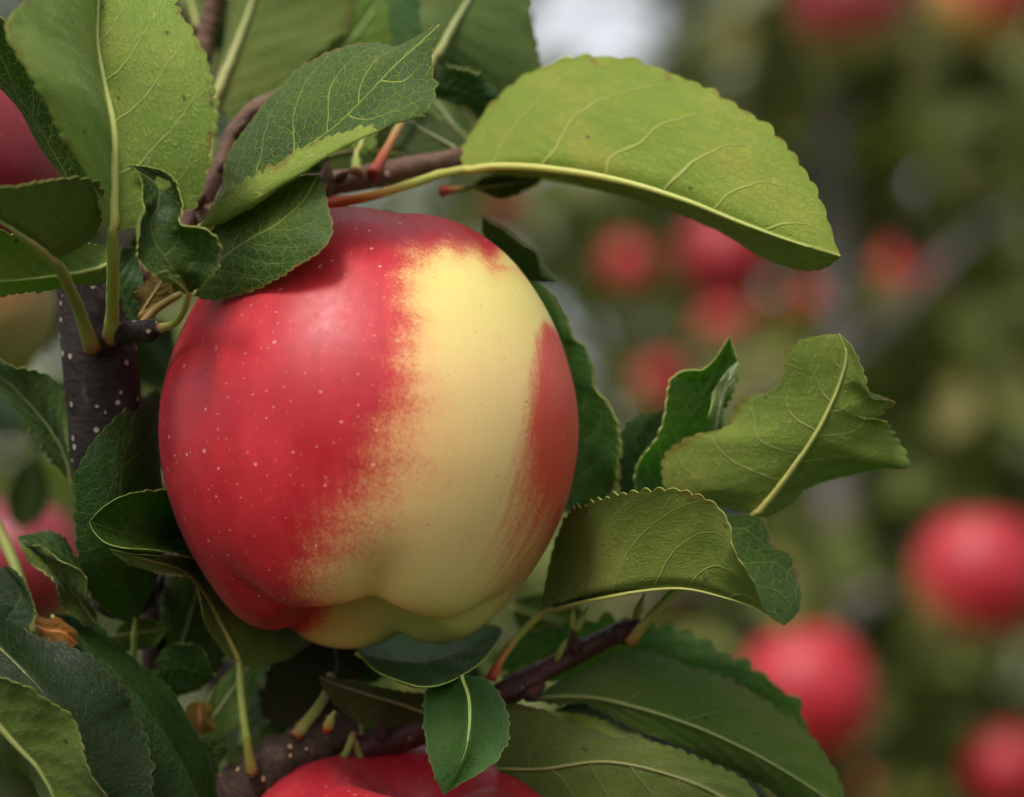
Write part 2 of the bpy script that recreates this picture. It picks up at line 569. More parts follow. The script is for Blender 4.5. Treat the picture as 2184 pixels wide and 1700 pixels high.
    if pet is not None:
        pp = [P(*p) for p in pet] + [mid[0], mid[3]]
        r0 = prad * 1e-3
        pm = tube_mesh("petiole", pp, [r0 * 1.45, r0 * 1.0, r0 * 0.92, r0 * 0.9, r0 * 0.88, max(rib, 0.3) * 0.95e-3], pmat or MPG, 36, 10, 0.03, LEAF_N[0])
        link("petiole", pm, o, tint)
    return o


def wood(branch, pts, rad, mat, lump=0.05, name="twig", n=70, k=18, round_end=True):
    LEAF_N[0] += 1
    me = tube_mesh(name, [P(*p) for p in pts], [r * 1e-3 for r in rad], mat, n, k, lump, LEAF_N[0], round_end=round_end)
    return link(name, me, branch)


def bud(branch, p0, p1, r, mat, name="bud"):
    me = tube_mesh(name, [P(*p0), (P(*p0) + P(*p1)) / 2, P(*p1)], [r * .6e-3, r * 1e-3, r * .9e-3, r * .5e-3, r * .08e-3], mat, 16, 10, 0.06, LEAF_N[0])
    return link(name, me, branch)


# ------------------------------------------------------------------ ground
def ground():
    m = Mat("orchard_grass")
    tc = m.n("ShaderNodeTexCoord")
    n, _ = m.noise(tc.outputs["Object"], 3.0, 6.0, 0.65)
    col = m.ramp(n, [(0.3, (0.030, 0.050, 0.014)), (0.6, (0.050, 0.075, 0.022)), (0.8, (0.085, 0.075, 0.040))])
    nrm = m.bump(n, 0.6, 0.05)
    mt = m.finish(m.principled(col, 0.85, 0.2, nrm).outputs[0])
    k = 60
    xs = np.linspace(-120, 120, k)
    X, Y = np.meshgrid(xs, xs, indexing='ij')
    Z = 0.05 * np.sin(X * 0.7) * np.cos(Y * 0.5)
    me = make_mesh("ground", np.stack([X, Y, Z], -1).reshape(-1, 3), grid_quads(k, k), [mt])
    o = link("ground", me)
    tag(o, "mown orchard grass under the apple rows", "ground", kind="structure")


ground()


# ------------------------------------------------------------------ orchard rows behind
def bg_leaf_mat():
    m = Mat("orchard_foliage")
    u, v, _ = m.xyz(m.uv("leaf_uv"))
    tint, rnd = objcol(m)
    col = m.ramp(u, [(0.0, (0.058, 0.076, 0.020)), (0.4, (0.118, 0.138, 0.034)), (0.75, (0.215, 0.225, 0.062)), (1.0, (0.36, 0.30, 0.12))])
    col = m.mix(1.0, col, tint, 'MULTIPLY')
    p = m.principled(col, 0.42, 0.5)
    tr = m.n("ShaderNodeBsdfTranslucent")
    m.l(m.mix(1.0, col, (1.5, 1.8, 0.6), 'MULTIPLY'), tr.inputs[0])
    mx = m.n("ShaderNodeMixShader"); mx.inputs[0].default_value = 0.3
    m.l(p.outputs[0], mx.inputs[1]); m.l(tr.outputs[0], mx.inputs[2])
    return m.finish(mx.outputs[0])


MBL = bg_leaf_mat()
MBK = bark_material("bark_far", (0.25, 0.20, 0.19), (0.50, 0.43, 0.42), (0.4, 0.36, 0.34), 60.0, 0.9)

TEMPL_U = np.array([0, .22, .5, .78, 1.0])
TEMPL_W = np.array([0.02, .78, 1.0, .66, 0.02])


def crown_mesh(points, size, seed):
    g = np.random.default_rng(seed)
    n = len(points)
    L = g.uniform(0.75, 1.2, n) * size
    W = L * g.uniform(0.26, 0.34, n)
    az = g.uniform(0, 2 * np.pi, n); el = g.normal(-0.35, 0.55, n)
    dirv = np.stack([np.cos(az) * np.cos(el), np.sin(az) * np.cos(el), np.sin(el)], 1)
    up = np.stack([g.normal(0, .55, n), g.normal(0, .55, n), np.ones(n)], 1)
    side = np.cross(dirv, up); side /= np.linalg.norm(side, axis=1)[:, None]
    nor = np.cross(side, dirv)
    bend = g.uniform(-0.05, 0.35, n); fold = g.uniform(0.05, 0.5, n)
    V = np.zeros((n, 5, 3, 3))
    for i, (u, w) in enumerate(zip(TEMPL_U, TEMPL_W)):
        c = points + dirv * (L * u)[:, None] - nor * (bend * L * u * u)[:, None]
        for j, s in enumerate((-1, 0, 1)):
            V[:, i, j] = c + side * (s * W * w)[:, None] + nor * (abs(s) * fold * W * w)[:, None]
    q = grid_quads(5, 3)
    Q = (q[None] + (np.arange(n) * 15)[:, None, None]).reshape(-1, 4)
    tone = np.clip(g.normal(0.45, 0.26, n), 0, 1)
    uv = np.stack([np.repeat(tone, 15), np.zeros(n * 15)], 1)
    return make_mesh("crown", V.reshape(-1, 3), Q, [MBL], uvs={"leaf_uv": uv})


GAPS = [(1262, 20, 50, 15), (1198, 80, 5, -5), (1325, 75, -30, -35), (1645, 95, -90, -80), (2180, 70, -85, -70)]


def in_gap(p):
    x = p[:, 0] / (K * p[:, 1]) + 1092; y = 850 - (p[:, 2] - CAM_H) / (K * p[:, 1])
    m = np.zeros(len(p), bool)
    for gx, gy, rx, ry in GAPS:
        mg = 114
        m |= ((x - gx) / (rx + mg)) ** 2 + ((y - gy) / (ry + mg)) ** 2 < 1
    return m


FRUIT = []      # x, y, distance, radius of the hanging fruit on the grid: they hang clear on the outside of the crowns


def hides_fruit(p):
    x = p[:, 0] / (K * p[:, 1]) + 1092; y = 850 - (p[:, 2] - CAM_H) / (K * p[:, 1])
    m = np.zeros(len(p), bool)
    for fx, fy, fd, fr in FRUIT:
        m |= (p[:, 1] < fd + 0.03) & ((x - fx) ** 2 + (y - fy) ** 2 < (fr * 0.75 + (42 if fr < 75 else 20)) ** 2)
    m |= (p[:, 1] < 2.87) & (np.abs(x - 1790) < 55) & (y > 180) & (y < 760) & (p[:, 0] > 0)
    return m


def orchard_tree(x, y, h, rad, nleaf, seed, label, tint=(1, 1, 1), trunk_r=0.028, lean=0.0, zlo=0.45, front=True):
    g = np.random.default_rng(seed)
    t = empty("apple_tree", (x, y, 0), label, "tree", "apple trees of the orchard rows behind")
    tp = [np.array([x, y, -0.05]), np.array([x + lean * .4 + .01, y, h * .35]), np.array([x + lean * .8, y + .02, h * .7]), np.array([x + lean, y, h * .97])]
    link("trunk", tube_mesh("trunk", tp, [trunk_r * 1.25, trunk_r, trunk_r * .8, trunk_r * .25], MBK, 60, 14, 0.05, seed), t)
    tr = spline(tp, 100)
    pts = []
    for i in range(34):
        z = g.uniform(zlo, h * .96)
        c = tr[int(np.clip(z / h, 0, .99) * 99)]
        a = g.uniform(0, 6.283)
        ln = rad * g.uniform(.55, 1.1) * (1.12 - 0.6 * z / h)
        e = c + np.array([math.cos(a) * ln, math.sin(a) * ln, g.uniform(-.05, .28)])
        mdl = (c + e) / 2 + np.array([0, 0, 0.05])
        link("limb", tube_mesh("limb", [c, mdl, e], [trunk_r * .42, trunk_r * .3, trunk_r * .12], MBK, 14, 6, 0.05, i), t)
        br = spline([c, mdl, e], 40)
        k = nleaf // 34
        b = br[g.integers(4, 40, k)] + g.normal(0, 0.085, (k, 3))
        pts.append(b)
    pts = np.vstack(pts)
    pts = pts[pts[:, 2] > zlo * .7]
    if front: pts = pts[~in_gap(pts) & ~hides_fruit(pts) & (pts[:, 1] > 1.55)]
    o = link("crown", crown_mesh(pts, 0.082, seed), t, tint)
    o["kind"] = "stuff"
    return t


BGA = [  # x, y, diameter on the grid, tint, redness, label
    (1818, 5, 270, (.40, .55, .5), .55, "dark red blurred apple cut by the top edge at right"),
    (2090, -10, 230, (.62, .5, .4), .40, "orange-yellow blurred apple at the top right corner"),
    (2072, 375, 105, (.9, 1.2, 1.2), .62, "small dull red blurred apple high at the right"),
    (1345, 565, 118, (.9, .9, .9), .70, "small bright blurred apple just right of the main apple's top"),
    (1545, 540, 200, (.65, .9, .9), .95, "deep red blurred apple under the tip half of the arching leaf"),
    (1708, 650, 120, (1.1, 1.1, 1), .50, "orange-red blurred apple left of the grey trunk"),
    (1545, 700, 115, (1.0, 1.1, 1), .55, "faint orange-red blurred apple below the deep red one"),
    (1935, 575, 135, (1.05, 1.1, 1), .55, "orange-red blurred apple right of the grey trunk"),
    (1872, 515, 100, (1, .9, 1), .15, "yellow blurred apple touching the grey trunk"),
    (2185, 610, 90, (.8, 1, 1), .6, "tiny dull blurred apple at the right edge"),
    (1410, 815, 110, (.9, 1.1, 1), .62, "dull red blurred apple above the folded right leaves"),
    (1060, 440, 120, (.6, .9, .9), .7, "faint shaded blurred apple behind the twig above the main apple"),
    (2088, 1222, 285, (.80, .9, .9), .72, "large red blurred apple at the lower right, the upper one of two"),
    (1720, 1475, 290, (.85, .9, .9), .85, "large red blurred apple beside the long dark leaves, the lower one"),
    (2150, 1640, 190, (.75, .9, .9), .85, "red blurred apple in the bottom right corner"),
    (1835, 1712, 130, (1.05, 1.1, 1), .6, "orange-red blurred apple at the bottom edge by the leaf tip"),
    (1455, 1262, 110, (.7, 1, 1), .8, "dark red blurred apple glimpsed under the right leaf"),
]
for x, y, dia, *_ in BGA:
    FRUIT.append((x, y, 0.083 / (dia * K), dia / 2))

TREES = [
    (0.328, 2.90, 2.9, 0.75, 4600, 11, "nearest orchard tree behind, its grey trunk right of the large arching leaf", (1.0, 1.0, 1.0), 0.021, 0.0),
    (-0.75, 2.6, 2.8, 0.70, 4000, 12, "blurred orchard tree hidden behind the left leaves", (0.95, 1, 1), 0.02, 0.0),
    (1.15, 2.6, 2.8, 0.70, 4200, 13, "blurred orchard tree at the far right edge behind", (1, 1, .95), 0.02, 0.0),
    (-0.15, 4.7, 3.0, 0.85, 6500, 14, "second-row blurred tree behind the main apple", (1.05, 1.05, 1), 0.03, 0.05),
    (0.85, 4.75, 3.0, 0.85, 6500, 15, "second-row blurred tree behind the hanging red apples", (1.1, 1.05, 1), 0.03, -0.05),
    (1.85, 4.6, 3.0, 0.85, 4500, 16, "second-row blurred tree to the right behind the orchard row", (1, 1, 1), 0.03, 0.0),
    (-1.3, 4.7, 3.0, 0.75, 3000, 17, "second-row blurred tree on the left behind the leaves", (1, 1, 1), 0.03, 0.0),
    (0.4, 7.2, 3.2, 1.05, 4500, 18, "third-row far blurred tree near the middle", (1.1, 1.1, 1.1), 0.035, 0.0),
    (1.6, 7.3, 3.2, 1.05, 4500, 19, "third-row far blurred tree towards the right", (1.1, 1.1, 1.1), 0.035, 0.0),
    (-1.1, 7.2, 3.2, 0.95, 3000, 20, "third-row far blurred tree towards the left", (1.1, 1.1, 1.1), 0.035, 0.0),
]
for a in TREES:
    orchard_tree(*a)
# unseen row added behind the camera to block low sky light
for i, x in enumerate((-2.1, -0.9, 0.3, 1.5, 2.7)):
    orchard_tree(x, -2.3, 2.5, 0.7, 1800, 40 + i, "unseen tree %s in the row added behind the viewer to block low sky light" % ("at the left end", "second from the left", "in the middle", "second from the right", "at the right end")[i], front=False)


# ------------------------------------------------------------------ apples
PROFILE = [(0.0, 0.50), (0.06, 0.56), (0.13, 0.69), (0.25, 0.815), (0.40, 0.87), (0.57, 0.815), (0.74, 0.665), (0.885, 0.43),
           (0.975, 0.15), (0.995, -0.10), (0.945, -0.37), (0.84, -0.61), (0.705, -0.80), (0.56, -0.925), (0.42, -0.965),
           (0.31, -0.90), (0.21, -0.78), (0.10, -0.70), (0.0, -0.68)]


def apple_verts(R, nu, nv, lobe=1.0, seed=0, lob_ph=0.0):
    g = np.random.default_rng(seed)
    pr = spline(PROFILE, nv)
    phi = np.linspace(0, 2 * np.pi, nu + 1)
    rho, z = pr[:, 0][:, None], pr[:, 1][:, None]
    s = np.linspace(0, 1, nv)[:, None]
    wb = np.exp(-((s - 0.83) / 0.16) ** 2); wt = np.exp(-((s - 0.2) / 0.14) ** 2)
    dg = (5 * (phi - lob_ph) + np.pi) % (2 * np.pi) - np.pi      # 0 on a lobe, +-pi in a groove
    c5 = 0.30 * np.cos(dg)[None] - 1.15 * np.exp(-((np.abs(dg) - np.pi) / 1.0) ** 2)[None] + 0.25
    rr = rho * (1 + lobe * (0.016 * np.exp(-((s - 0.87) / 0.09) ** 2) + 0.010 * wt + 0.002) * c5)
    zz = z - lobe * 0.046 * np.exp(-((s - 0.815) / 0.062) ** 2) * c5 + lobe * 0.012 * wt * c5 + 0 * rr
    a1, a2 = g.uniform(0, 6.28, 2)
    rr = rr * (1 + 0.012 * np.cos(phi - a1)[None] + 0.012 * np.cos(2 * (phi - a2))[None])
    x, y = rr * np.cos(phi)[None], rr * np.sin(phi)[None]
    return np.stack([x, y, zz], -1) * R, phi, s


def apple_material(main=True):
    m = Mat("apple_skin" if main else "apple_skin_far")
    tint, rnd = objcol(m)
    at = m.n("ShaderNodeAttribute"); at.attribute_name = "blush"
    al = m.n("ShaderNodeAttribute"); al.attribute_name = "lime"
    blush, lime = E(m.nt, at.outputs["Fac"]), E(m.nt, al.outputs["Fac"])
    lon, lat, _ = m.xyz(m.uv("leaf_uv"))
    tc = m.n("ShaderNodeTexCoord")
    ob = tc.outputs["Object"]
    # streaks that run from stalk to eye
    streak, _ = m.noise(m.comb(lon * 150.0, lat * 9.0, rnd * 9), 1.0, 4.0, 0.6)
    mott, _ = m.noise(ob, 420.0, 6.0, 0.7)
    soft, _ = m.noise(ob, 60.0, 3.0)
    fine, _ = m.noise(m.comb(lon * 420.0, lat * 140.0, rnd * 9), 1.0, 5.0, 0.7)
    spk, _ = m.noise(ob, 1500.0, 3.0, 0.7)
    f = blush + (streak - 0.5) * 0.11 + (mott - 0.5) * 0.24 + (fine - 0.5) * 0.16 + (spk - 0.5) * 0.46 + (soft - 0.5) * 0.26
    red = f.step(0.0, 1.0)
    yel = m.mix(lime, (0.68, 0.46, 0.180), (0.61, 0.53, 0.155))
    yel = m.mix((mott * streak).step(0.25, 0.55) * 0.30, yel, (0.60, 0.30, 0.10))
    deep = m.mix(soft.step(0.35, 0.7), (0.36, 0.004, 0.012), (0.46, 0.014, 0.022))
    deep = m.mix((streak * 0.6 + mott * 0.4).step(0.42, 0.62) * 0.35, deep, (0.28, 0.003, 0.009))
    mid_ = m.mix(red, yel, (0.62, 0.14, 0.06))
    col = m.mix(red.step(0.25, 0.95), mid_, deep)
    ac = m.n("ShaderNodeAttribute"); ac.attribute_name = "cheek"
    chk = E(m.nt, ac.outputs["Fac"])
    col = m.mix((chk + (streak - 0.5) * 0.55 + (fine - 0.5) * 0.35 + (spk - 0.5) * 0.4).step(0.0, 0.70) * chk.step(0.02, 0.3), col, (0.50, 0.042, 0.014))
    # lenticels
    skin2 = m.comb(lon * 0.27, lat * 0.19, 0.0)
    def dots(scale, r, keep):
        vz = m.vor(skin2, scale, 'F1', '2D', 1.0)
        cr, cg, _ = m.xyz(vz.outputs["Color"])
        rr = cg * r * 0.75 + r * 0.35
        return E(m.nt, vz.outputs["Distance"]).step(rr, rr * 0.35) * cr.gt(keep) * (cg * 0.5 + 0.5)
    d = dots(140.0, 0.085, 0.30).max(dots(290.0, 0.095, 0.45) * 0.7)
    dl = d * red.step(0.1, 0.6, 0.50, 1.0)
    col = m.mix(dl * 0.48, col, m.mix(red.step(0.15, 0.5), (0.40, 0.24, 0.08), (0.80, 0.48, 0.38)))
    if not main:
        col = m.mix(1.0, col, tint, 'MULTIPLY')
    nrm = m.bump(mott * 0.25 + d * 0.8 + soft * 0.4, 0.22, 0.0006)
    rough = (soft + (mott - .5) * .6).step(0.3, 0.7, 0.40, 0.53)
    p = m.principled(col, rough, 0.42, nrm)
    p.inputs["Subsurface Weight"].default_value = 0.10 if main else 0.0
    p.inputs["Sheen Weight"].default_value = 0.03
    p.inputs["Sheen Roughness"].default_value = 0.5
    p.inputs["Sheen Tint"].default_value = (1.0, 0.85, 0.85, 1)
    p.inputs["Subsurface Radius"].default_value = (1.0, 0.35, 0.15)
    p.inputs["Subsurface Scale"].default_value = 0.0025
    return m.finish(p.outputs[0])


MAP = apple_material(True)
MAF = apple_material(False)
MST = rib_material("stalk", [(0.0, (0.12, 0.07, 0.03)), (0.6, (0.16, 0.11, 0.04)), (1.0, (0.10, 0.06, 0.03))])


def add_attr(me, name, arr):
    a = me.attributes.new(name, 'FLOAT', 'POINT')
    a.data.foreach_set("value", np.asarray(arr, np.float32).ravel())


def apple_object(center, R, tilt_x, tilt_y, seed, res, mat, blushfun, label, group=None, color=(1, 1, 1), lob_ph=0.0, stretch=(1, 1, 1), rotz=0.0, warp=None, name="apple", lobe=1.0, stalk=1.02):
    nu, nv = res
    V, phi, s = apple_verts(R, nu, nv, lobe, seed, lob_ph)
    shp = V.shape
    M = Matrix.Rotation(tilt_y, 3, 'Y') @ Matrix.Rotation(tilt_x, 3, 'X') @ Matrix.Rotation(rotz, 3, 'Z')
    Vr = V.reshape(-1, 3) @ np.array(M).T * np.array(stretch)
    if warp: Vr = warp(Vr / R) * R
    uv = np.stack(np.broadcast_arrays(phi[None] / 6.2832, s), -1).reshape(-1, 2)
    me = make_mesh(name, Vr, grid_quads(shp[0], shp[1], 0, False), [mat], uvs={"leaf_uv": uv})
    b, l, *ck = blushfun(Vr / R)
    add_attr(me, "cheek", ck[0] if ck else np.zeros(len(Vr)))
    add_attr(me, "blush", b); add_attr(me, "lime", l)
    root = empty("apple", center, label, "apple", group)
    o = bpy.data.objects.new("skin", me); C.objects.link(o); o.parent = root
    o.color = tuple(color) + (1,)
    # stalk and dried eye
    Mn = np.array(M)
    sp = [np.array(p) * R @ Mn.T * np.array(stretch) for p in ((0, 0, .48), (0.01, 0, .48 + (stalk - .48) * .5), (0.05, 0.02, stalk))]
    st = bpy.data.objects.new("stalk", tube_mesh("stalk", sp, [.0016, .0013, .0018], MST, 14, 8, 0.05, seed)); C.objects.link(st); st.parent = root
    ep = [np.array(p) * R @ Mn.T * np.array(stretch) for p in ((0, 0, -.66), (0, 0, -.72), (0, 0, -.77))]
    ey = bpy.data.objects.new("calyx", tube_mesh("calyx", ep, [.0045 * R / .045, .003 * R / .045, .001 * R / .045], MST, 10, 10, 0.25, seed)); C.objects.link(ey); ey.parent = root
    return root


def lerp_tab(x, tab):
    xs, ys = zip(*tab)
    return np.interp(x, xs, ys)


MR_ = 452.0


def main_blush(V):
    X, Y, Z = V[:, 0], V[:, 1], V[:, 2]
    px, py = 785 + X * MR_, 880 - Z * MR_
    xb = lerp_tab(py, [(440, 880), (600, 886), (700, 884), (800, 884), (880, 884), (940, 872), (990, 850), (1040, 815), (1100, 765), (1200, 712), (1300, 700), (1330, 680), (1400, 600)])
    wd = lerp_tab(py, [(440, 80), (600, 80), (800, 100), (900, 150), (1000, 210), (1100, 200), (1200, 140), (1300, 85), (1400, 80)])
    wav = 9 * np.sin(py / 23.0) + 6 * np.sin(py / 9.3 + 1.0)
    a1 = (px - xb + wav) / wd
    yt = 532 + (px - 890) * 0.10 + 12 * np.sin(px / 27.0) + 7 * np.sin(px / 11.0)
    a2 = (py - yt) / 60.0
    kk = 2.6
    a12 = -np.log(np.exp(-kk * np.clip(a1, -6, 6)) + np.exp(-kk * np.clip(a2, -6, 6))) / kk
    a12 = np.where(py < 800, a12, a1)
    b = np.clip(0.5 - a12 * 0.5, 0, 1)
    b = np.maximum(b * np.clip((1110 - px) / 70 + (py > 560) * 2, 0, 1), 0)
    # red cheek on the right
    xr = lerp_tab(py, [(640, 1170), (700, 1152), (800, 1142), (900, 1132), (1000, 1112), (1100, 1080), (1250, 1050), (1400, 980)])
    st = lerp_tab(py, [(640, 0), (690, .90), (900, 1.0), (960, .80), (1040, .6), (1150, .44), (1250, .36), (1320, .2), (1400, .35)])
    wr = lerp_tab(py, [(640, 18), (900, 40), (1000, 70), (1100, 90), (1300, 110)])
    r = np.clip(0.5 + (px - xr) / (2 * wr), 0, 1) * st * np.clip((py - (650 + (px - 1150) * 1.35)) / 40 + .5, 0, 1)
    cheek = np.where(Y < 0.25, r, 0)
    b = np.maximum(b, r * 0.45)
    # inside of the basin stays greenish
    front = Y < 0.25
    b = np.where(front, b, np.clip(0.5 + (0.1 - X) * 0.9, 0, 1))
    lime = np.clip(lerp_tab(py, [(440, .8), (560, 1), (680, .6), (800, .1), (1100, .0), (1200, .3), (1300, 1), (1400, 1)]) , 0, 1)
    return b, lime, cheek


def gen_blush(seed, amount):
    def f(V):
        g = np.random.default_rng(seed)
        a = g.uniform(-0.6, 0.6)
        dirv = np.array([math.sin(a) * .7, -.5, .6]); dirv /= np.linalg.norm(dirv)
        k = V @ dirv
        return np.clip(amount + k * 0.55, 0, 1), np.clip(0.5 - V[:, 2] * .5, 0, 1)
    return f


def apple_at(x, y, d, R_grid, **kw):
    Yd = D0 + d * .001
    return apple_object(P(x, y, d), R_grid * K * Yd, **kw)


def main_warp(V):
    return V


apple_at(785, 893, 0, 453, tilt_x=math.radians(-17), tilt_y=math.radians(2), seed=3, res=(300, 240), mat=MAP, blushfun=main_blush,
         label="large half red half yellow apple hanging in the middle", lob_ph=math.radians(-42), stretch=(1, 1, 1.02), warp=main_warp)

FAR = "apples around and behind the main apple"
apple_at(862, 2032, 6, 456, tilt_x=math.radians(10), tilt_y=math.radians(4), seed=5, res=(140, 110), mat=MAF, blushfun=gen_blush(5, 1.0),
         label="red apple cut off by the bottom edge, below the main apple", group=FAR, color=(.78, 1, 1), lob_ph=0.4, stalk=.60)
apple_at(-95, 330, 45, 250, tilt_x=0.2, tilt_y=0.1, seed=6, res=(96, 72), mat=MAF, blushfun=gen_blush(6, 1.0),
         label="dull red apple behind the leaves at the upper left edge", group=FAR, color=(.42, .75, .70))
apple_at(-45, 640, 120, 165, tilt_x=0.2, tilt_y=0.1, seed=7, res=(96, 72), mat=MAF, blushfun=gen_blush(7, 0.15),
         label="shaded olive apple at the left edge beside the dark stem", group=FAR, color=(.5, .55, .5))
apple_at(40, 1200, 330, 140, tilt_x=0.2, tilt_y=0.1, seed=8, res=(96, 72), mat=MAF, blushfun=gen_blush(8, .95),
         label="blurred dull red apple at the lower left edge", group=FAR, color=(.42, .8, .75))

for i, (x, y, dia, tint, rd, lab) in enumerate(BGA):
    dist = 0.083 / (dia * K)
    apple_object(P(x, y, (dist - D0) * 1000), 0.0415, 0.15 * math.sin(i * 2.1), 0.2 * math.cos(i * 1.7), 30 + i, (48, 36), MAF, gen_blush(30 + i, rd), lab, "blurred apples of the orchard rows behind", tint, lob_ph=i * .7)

# ------------------------------------------------------------------ upright stem at the left and its leaves
b1 = empty("apple_branch", P(215, 1000, 0), "thick dark pale-dotted stem at the left with broad leaves around its spur", "branch")
wood(b1, [(175, 560, 4), (190, 660, 3), (212, 760, 2), (222, 860, 3), (232, 980, 6), (250, 1150, 14), (270, 1320, 20)], [6.0, 7.4, 8.2, 8.2, 7.4, 7.0, 7.0], MBD, 0.03, "stem")
wood(b1, [(205, 735, -4), (255, 712, -9), (300, 706, -13), (338, 702, -15)], [3.4, 2.4, 2.2, 2.3], MBD, 0.12, "spur", 30, 14)
bud(b1, (296, 708, -13), (348, 702, -17), 2.3, MBD)

GRN = (1.0, 1.0, 1.0)
# broad leaf seen from below, upper left
leaf(b1, [(240, 490, -36), (239, 400, -35), (238, 280, -33), (222, 190, -30), (206, 90, -27), (212, -20, -22), (240, -110, -14)],
     L=[(225, 480, -38), (200, 400, -44), (150, 310, -54), (85, 190, -64), (20, 105, -68), (5, 50, -66), (60, -10, -56), (140, -70, -40)],
     R=[(262, 492, -36), (320, 480, -37), (385, 452, -38), (428, 425, -39), (448, 350, -42), (458, 260, -44), (450, 170, -44), (432, 100, -42), (385, 25, -36), (320, -60, -26)],
     see='under', ref='R', tint=(1.3, 1.42, 1.05), net=1.0, teeth=30, amp=.8, pet=[(238, 722, -8), (240, 640, -18), (241, 560, -29)], prad=1.45, rib=1.15,
     label="broad pale leaf seen from below in the upper left corner", bulge=.07, nu=220)
# dark leaf behind it with a pale rib along the apple
leaf(b1, [(165, 430, -20), (140, 370, -22), (95, 290, -24), (40, 205, -26), (-30, 130, -28), (-90, 60, -30)],
     L=[(155, 420, -18), (105, 330, -16), (50, 240, -16), (-20, 160, -16)],
     R=[(215, 400, -24), (205, 330, -28), (170, 240, -34), (110, 150, -38), (40, 80, -40), (-20, 30, -40)],
     see='top', ref='R', tint=(1.2, 1.2, 1.0), net=.9, teeth=26, label="dark veined leaf wedged behind the broad corner leaf", rib=.9)
# left leaf, olive underside
leaf(b1, [(118, 556, -34), (90, 530, -40), (45, 500, -48), (0, 472, -55), (-70, 440, -62)],
     L=[(150, 540, -32), (205, 500, -34), (217, 450, -38), (215, 402, -42), (190, 380, -46), (110, 385, -54), (30, 398, -60), (-30, 400, -64)],
     fold=100, see='under', ref='L', tint=(.70, .78, .62), teeth=20, amp=.6, pet=[(197, 745, -9), (172, 670, -16), (142, 600, -26)], prad=1.4, rib=.9,
     label="shaded olive leaf at the left edge on a bent stalk")
# bright translucent leaf under it
leaf(b1, [(240, 560, -6), (190, 575, -12), (100, 590, -22), (0, 600, -30), (-80, 600, -34)],
     L=[(222, 525, -6), (180, 518, -14), (110, 520, -24), (30, 500, -32), (-40, 480, -38)],
     R=[(212, 605, -4), (150, 610, -10), (80, 617, -18), (0, 632, -26), (-50, 640, -30)],
     see='under', ref='L', tint=(.95, 1.2, .8), teeth=18, amp=.5, rib=.5, label="bright light-green leaf under the olive leaf at the left edge")
# small dark leaf behind the stalk
leaf(b1, [(290, 690, 4), (265, 640, 4), (250, 580, 4), (262, 525, 4)],
     L=[(235, 690, 2), (212, 640, 2), (208, 590, 4), (225, 545, 6)],
     R=[(300, 660, 4), (305, 610, 4), (300, 560, 6), (285, 530, 8)],
     see='top', tint=(.9, 1.1, 1.1), teeth=14, amp=.5, rib=.4)
# little brown leaf
leaf(b1, [(300, 675, -4), (320, 640, -4), (345, 600, -4), (350, 575, -4)],
     L=[(296, 650, -3), (300, 615, -3), (325, 588, -3)], R=[(330, 665, -5), (365, 640, -5), (375, 600, -5)],
     see='under', tint=(.75, .42, .35), teeth=8, amp=.4, rib=.4, pet=[(296, 700, -13), (330, 662, -12), (382, 628, -14)], prad=.8)
# curled dark leaf, base at lower right, tip curling up
leaf(b1, [(404, 626, -34), (375, 580, -40), (340, 530, -41), (322, 480, -40), (338, 430, -39), (335, 395, -38), (300, 368, -38), (266, 351, -38)],
     L=[(360, 596, -44), (325, 575, -46), (290, 552, -46), (279, 515, -46), (290, 478, -45), (316, 450, -44), (318, 420, -42), (310, 390, -41), (290, 364, -40)],
     R=[(445, 600, -42), (474, 560, -43), (470, 520, -45), (440, 495, -46), (395, 492, -46), (378, 472, -44), (397, 440, -42), (388, 400, -41), (362, 372, -40), (322, 362, -39)],
     see='top', ref='R', tint=(1.1, 1.15, .95), net=.5, teeth=24, amp=.5, pet=[(342, 700, -17), (372, 690, -22), (390, 668, -27), (398, 645, -31)], prad=.75, rib=.6,
     label="small dark twisted leaf in front of the upper left leaves", wave=1.0, bulge=-.16, quilt=.5)
leaf(b1, [(404, 630, -35), (380, 604, -45), (352, 590, -48), (330, 584, -48)],
     L=[(385, 620, -38), (355, 600, -46), (338, 590, -48)], R=[(392, 604, -40), (370, 584, -47), (348, 578, -49)],
     see='under', tint=(.8, 1.0, .7), teeth=5, amp=.2, rib=.3, nu=60)

# ------------------------------------------------------------------ upper twig with the leaves over the apple
b2 = empty("apple_branch", P(700, 390, 10), "brown twig above the apple carrying the veined leaf and the arching leaf", "branch")
wood(b2, [(300, 600, 12), (395, 478, 10), (460, 375, 12), (515, 262, 14), (575, 215, 14), (640, 190, 14)], [2.8, 2.6, 2.3, 2.1, 1.9, 1.7], MBB, 0.08, "twig")
for p0, p1 in (((470, 365, 9), (486, 335, 5)), ((505, 290, 12), (520, 262, 8)), ((420, 440, 8), (440, 412, 4))):
    bud(b2, p0, p1, 1.3, MBB)
wood(b2, [(420, 470, 10), (560, 430, 12), (690, 395, 13), (800, 372, 16), (900, 352, 19), (1000, 335, 24), (1100, 330, 34)], [2.8, 2.7, 2.9, 2.6, 2.3, 2.2, 1.8], MBB, 0.05, "twig")
bud(b2, (722, 385, 10), (742, 366, 6), 1.2, MBB)
bud(b2, (690, 420, 10), (700, 345, 8), 2.4, MBB)
wood(b2, [(430, 130, 60), (445, 50, 60), (465, -30, 60)], [2.2, 2.2, 2.0], MBB, 0.05, "twig")

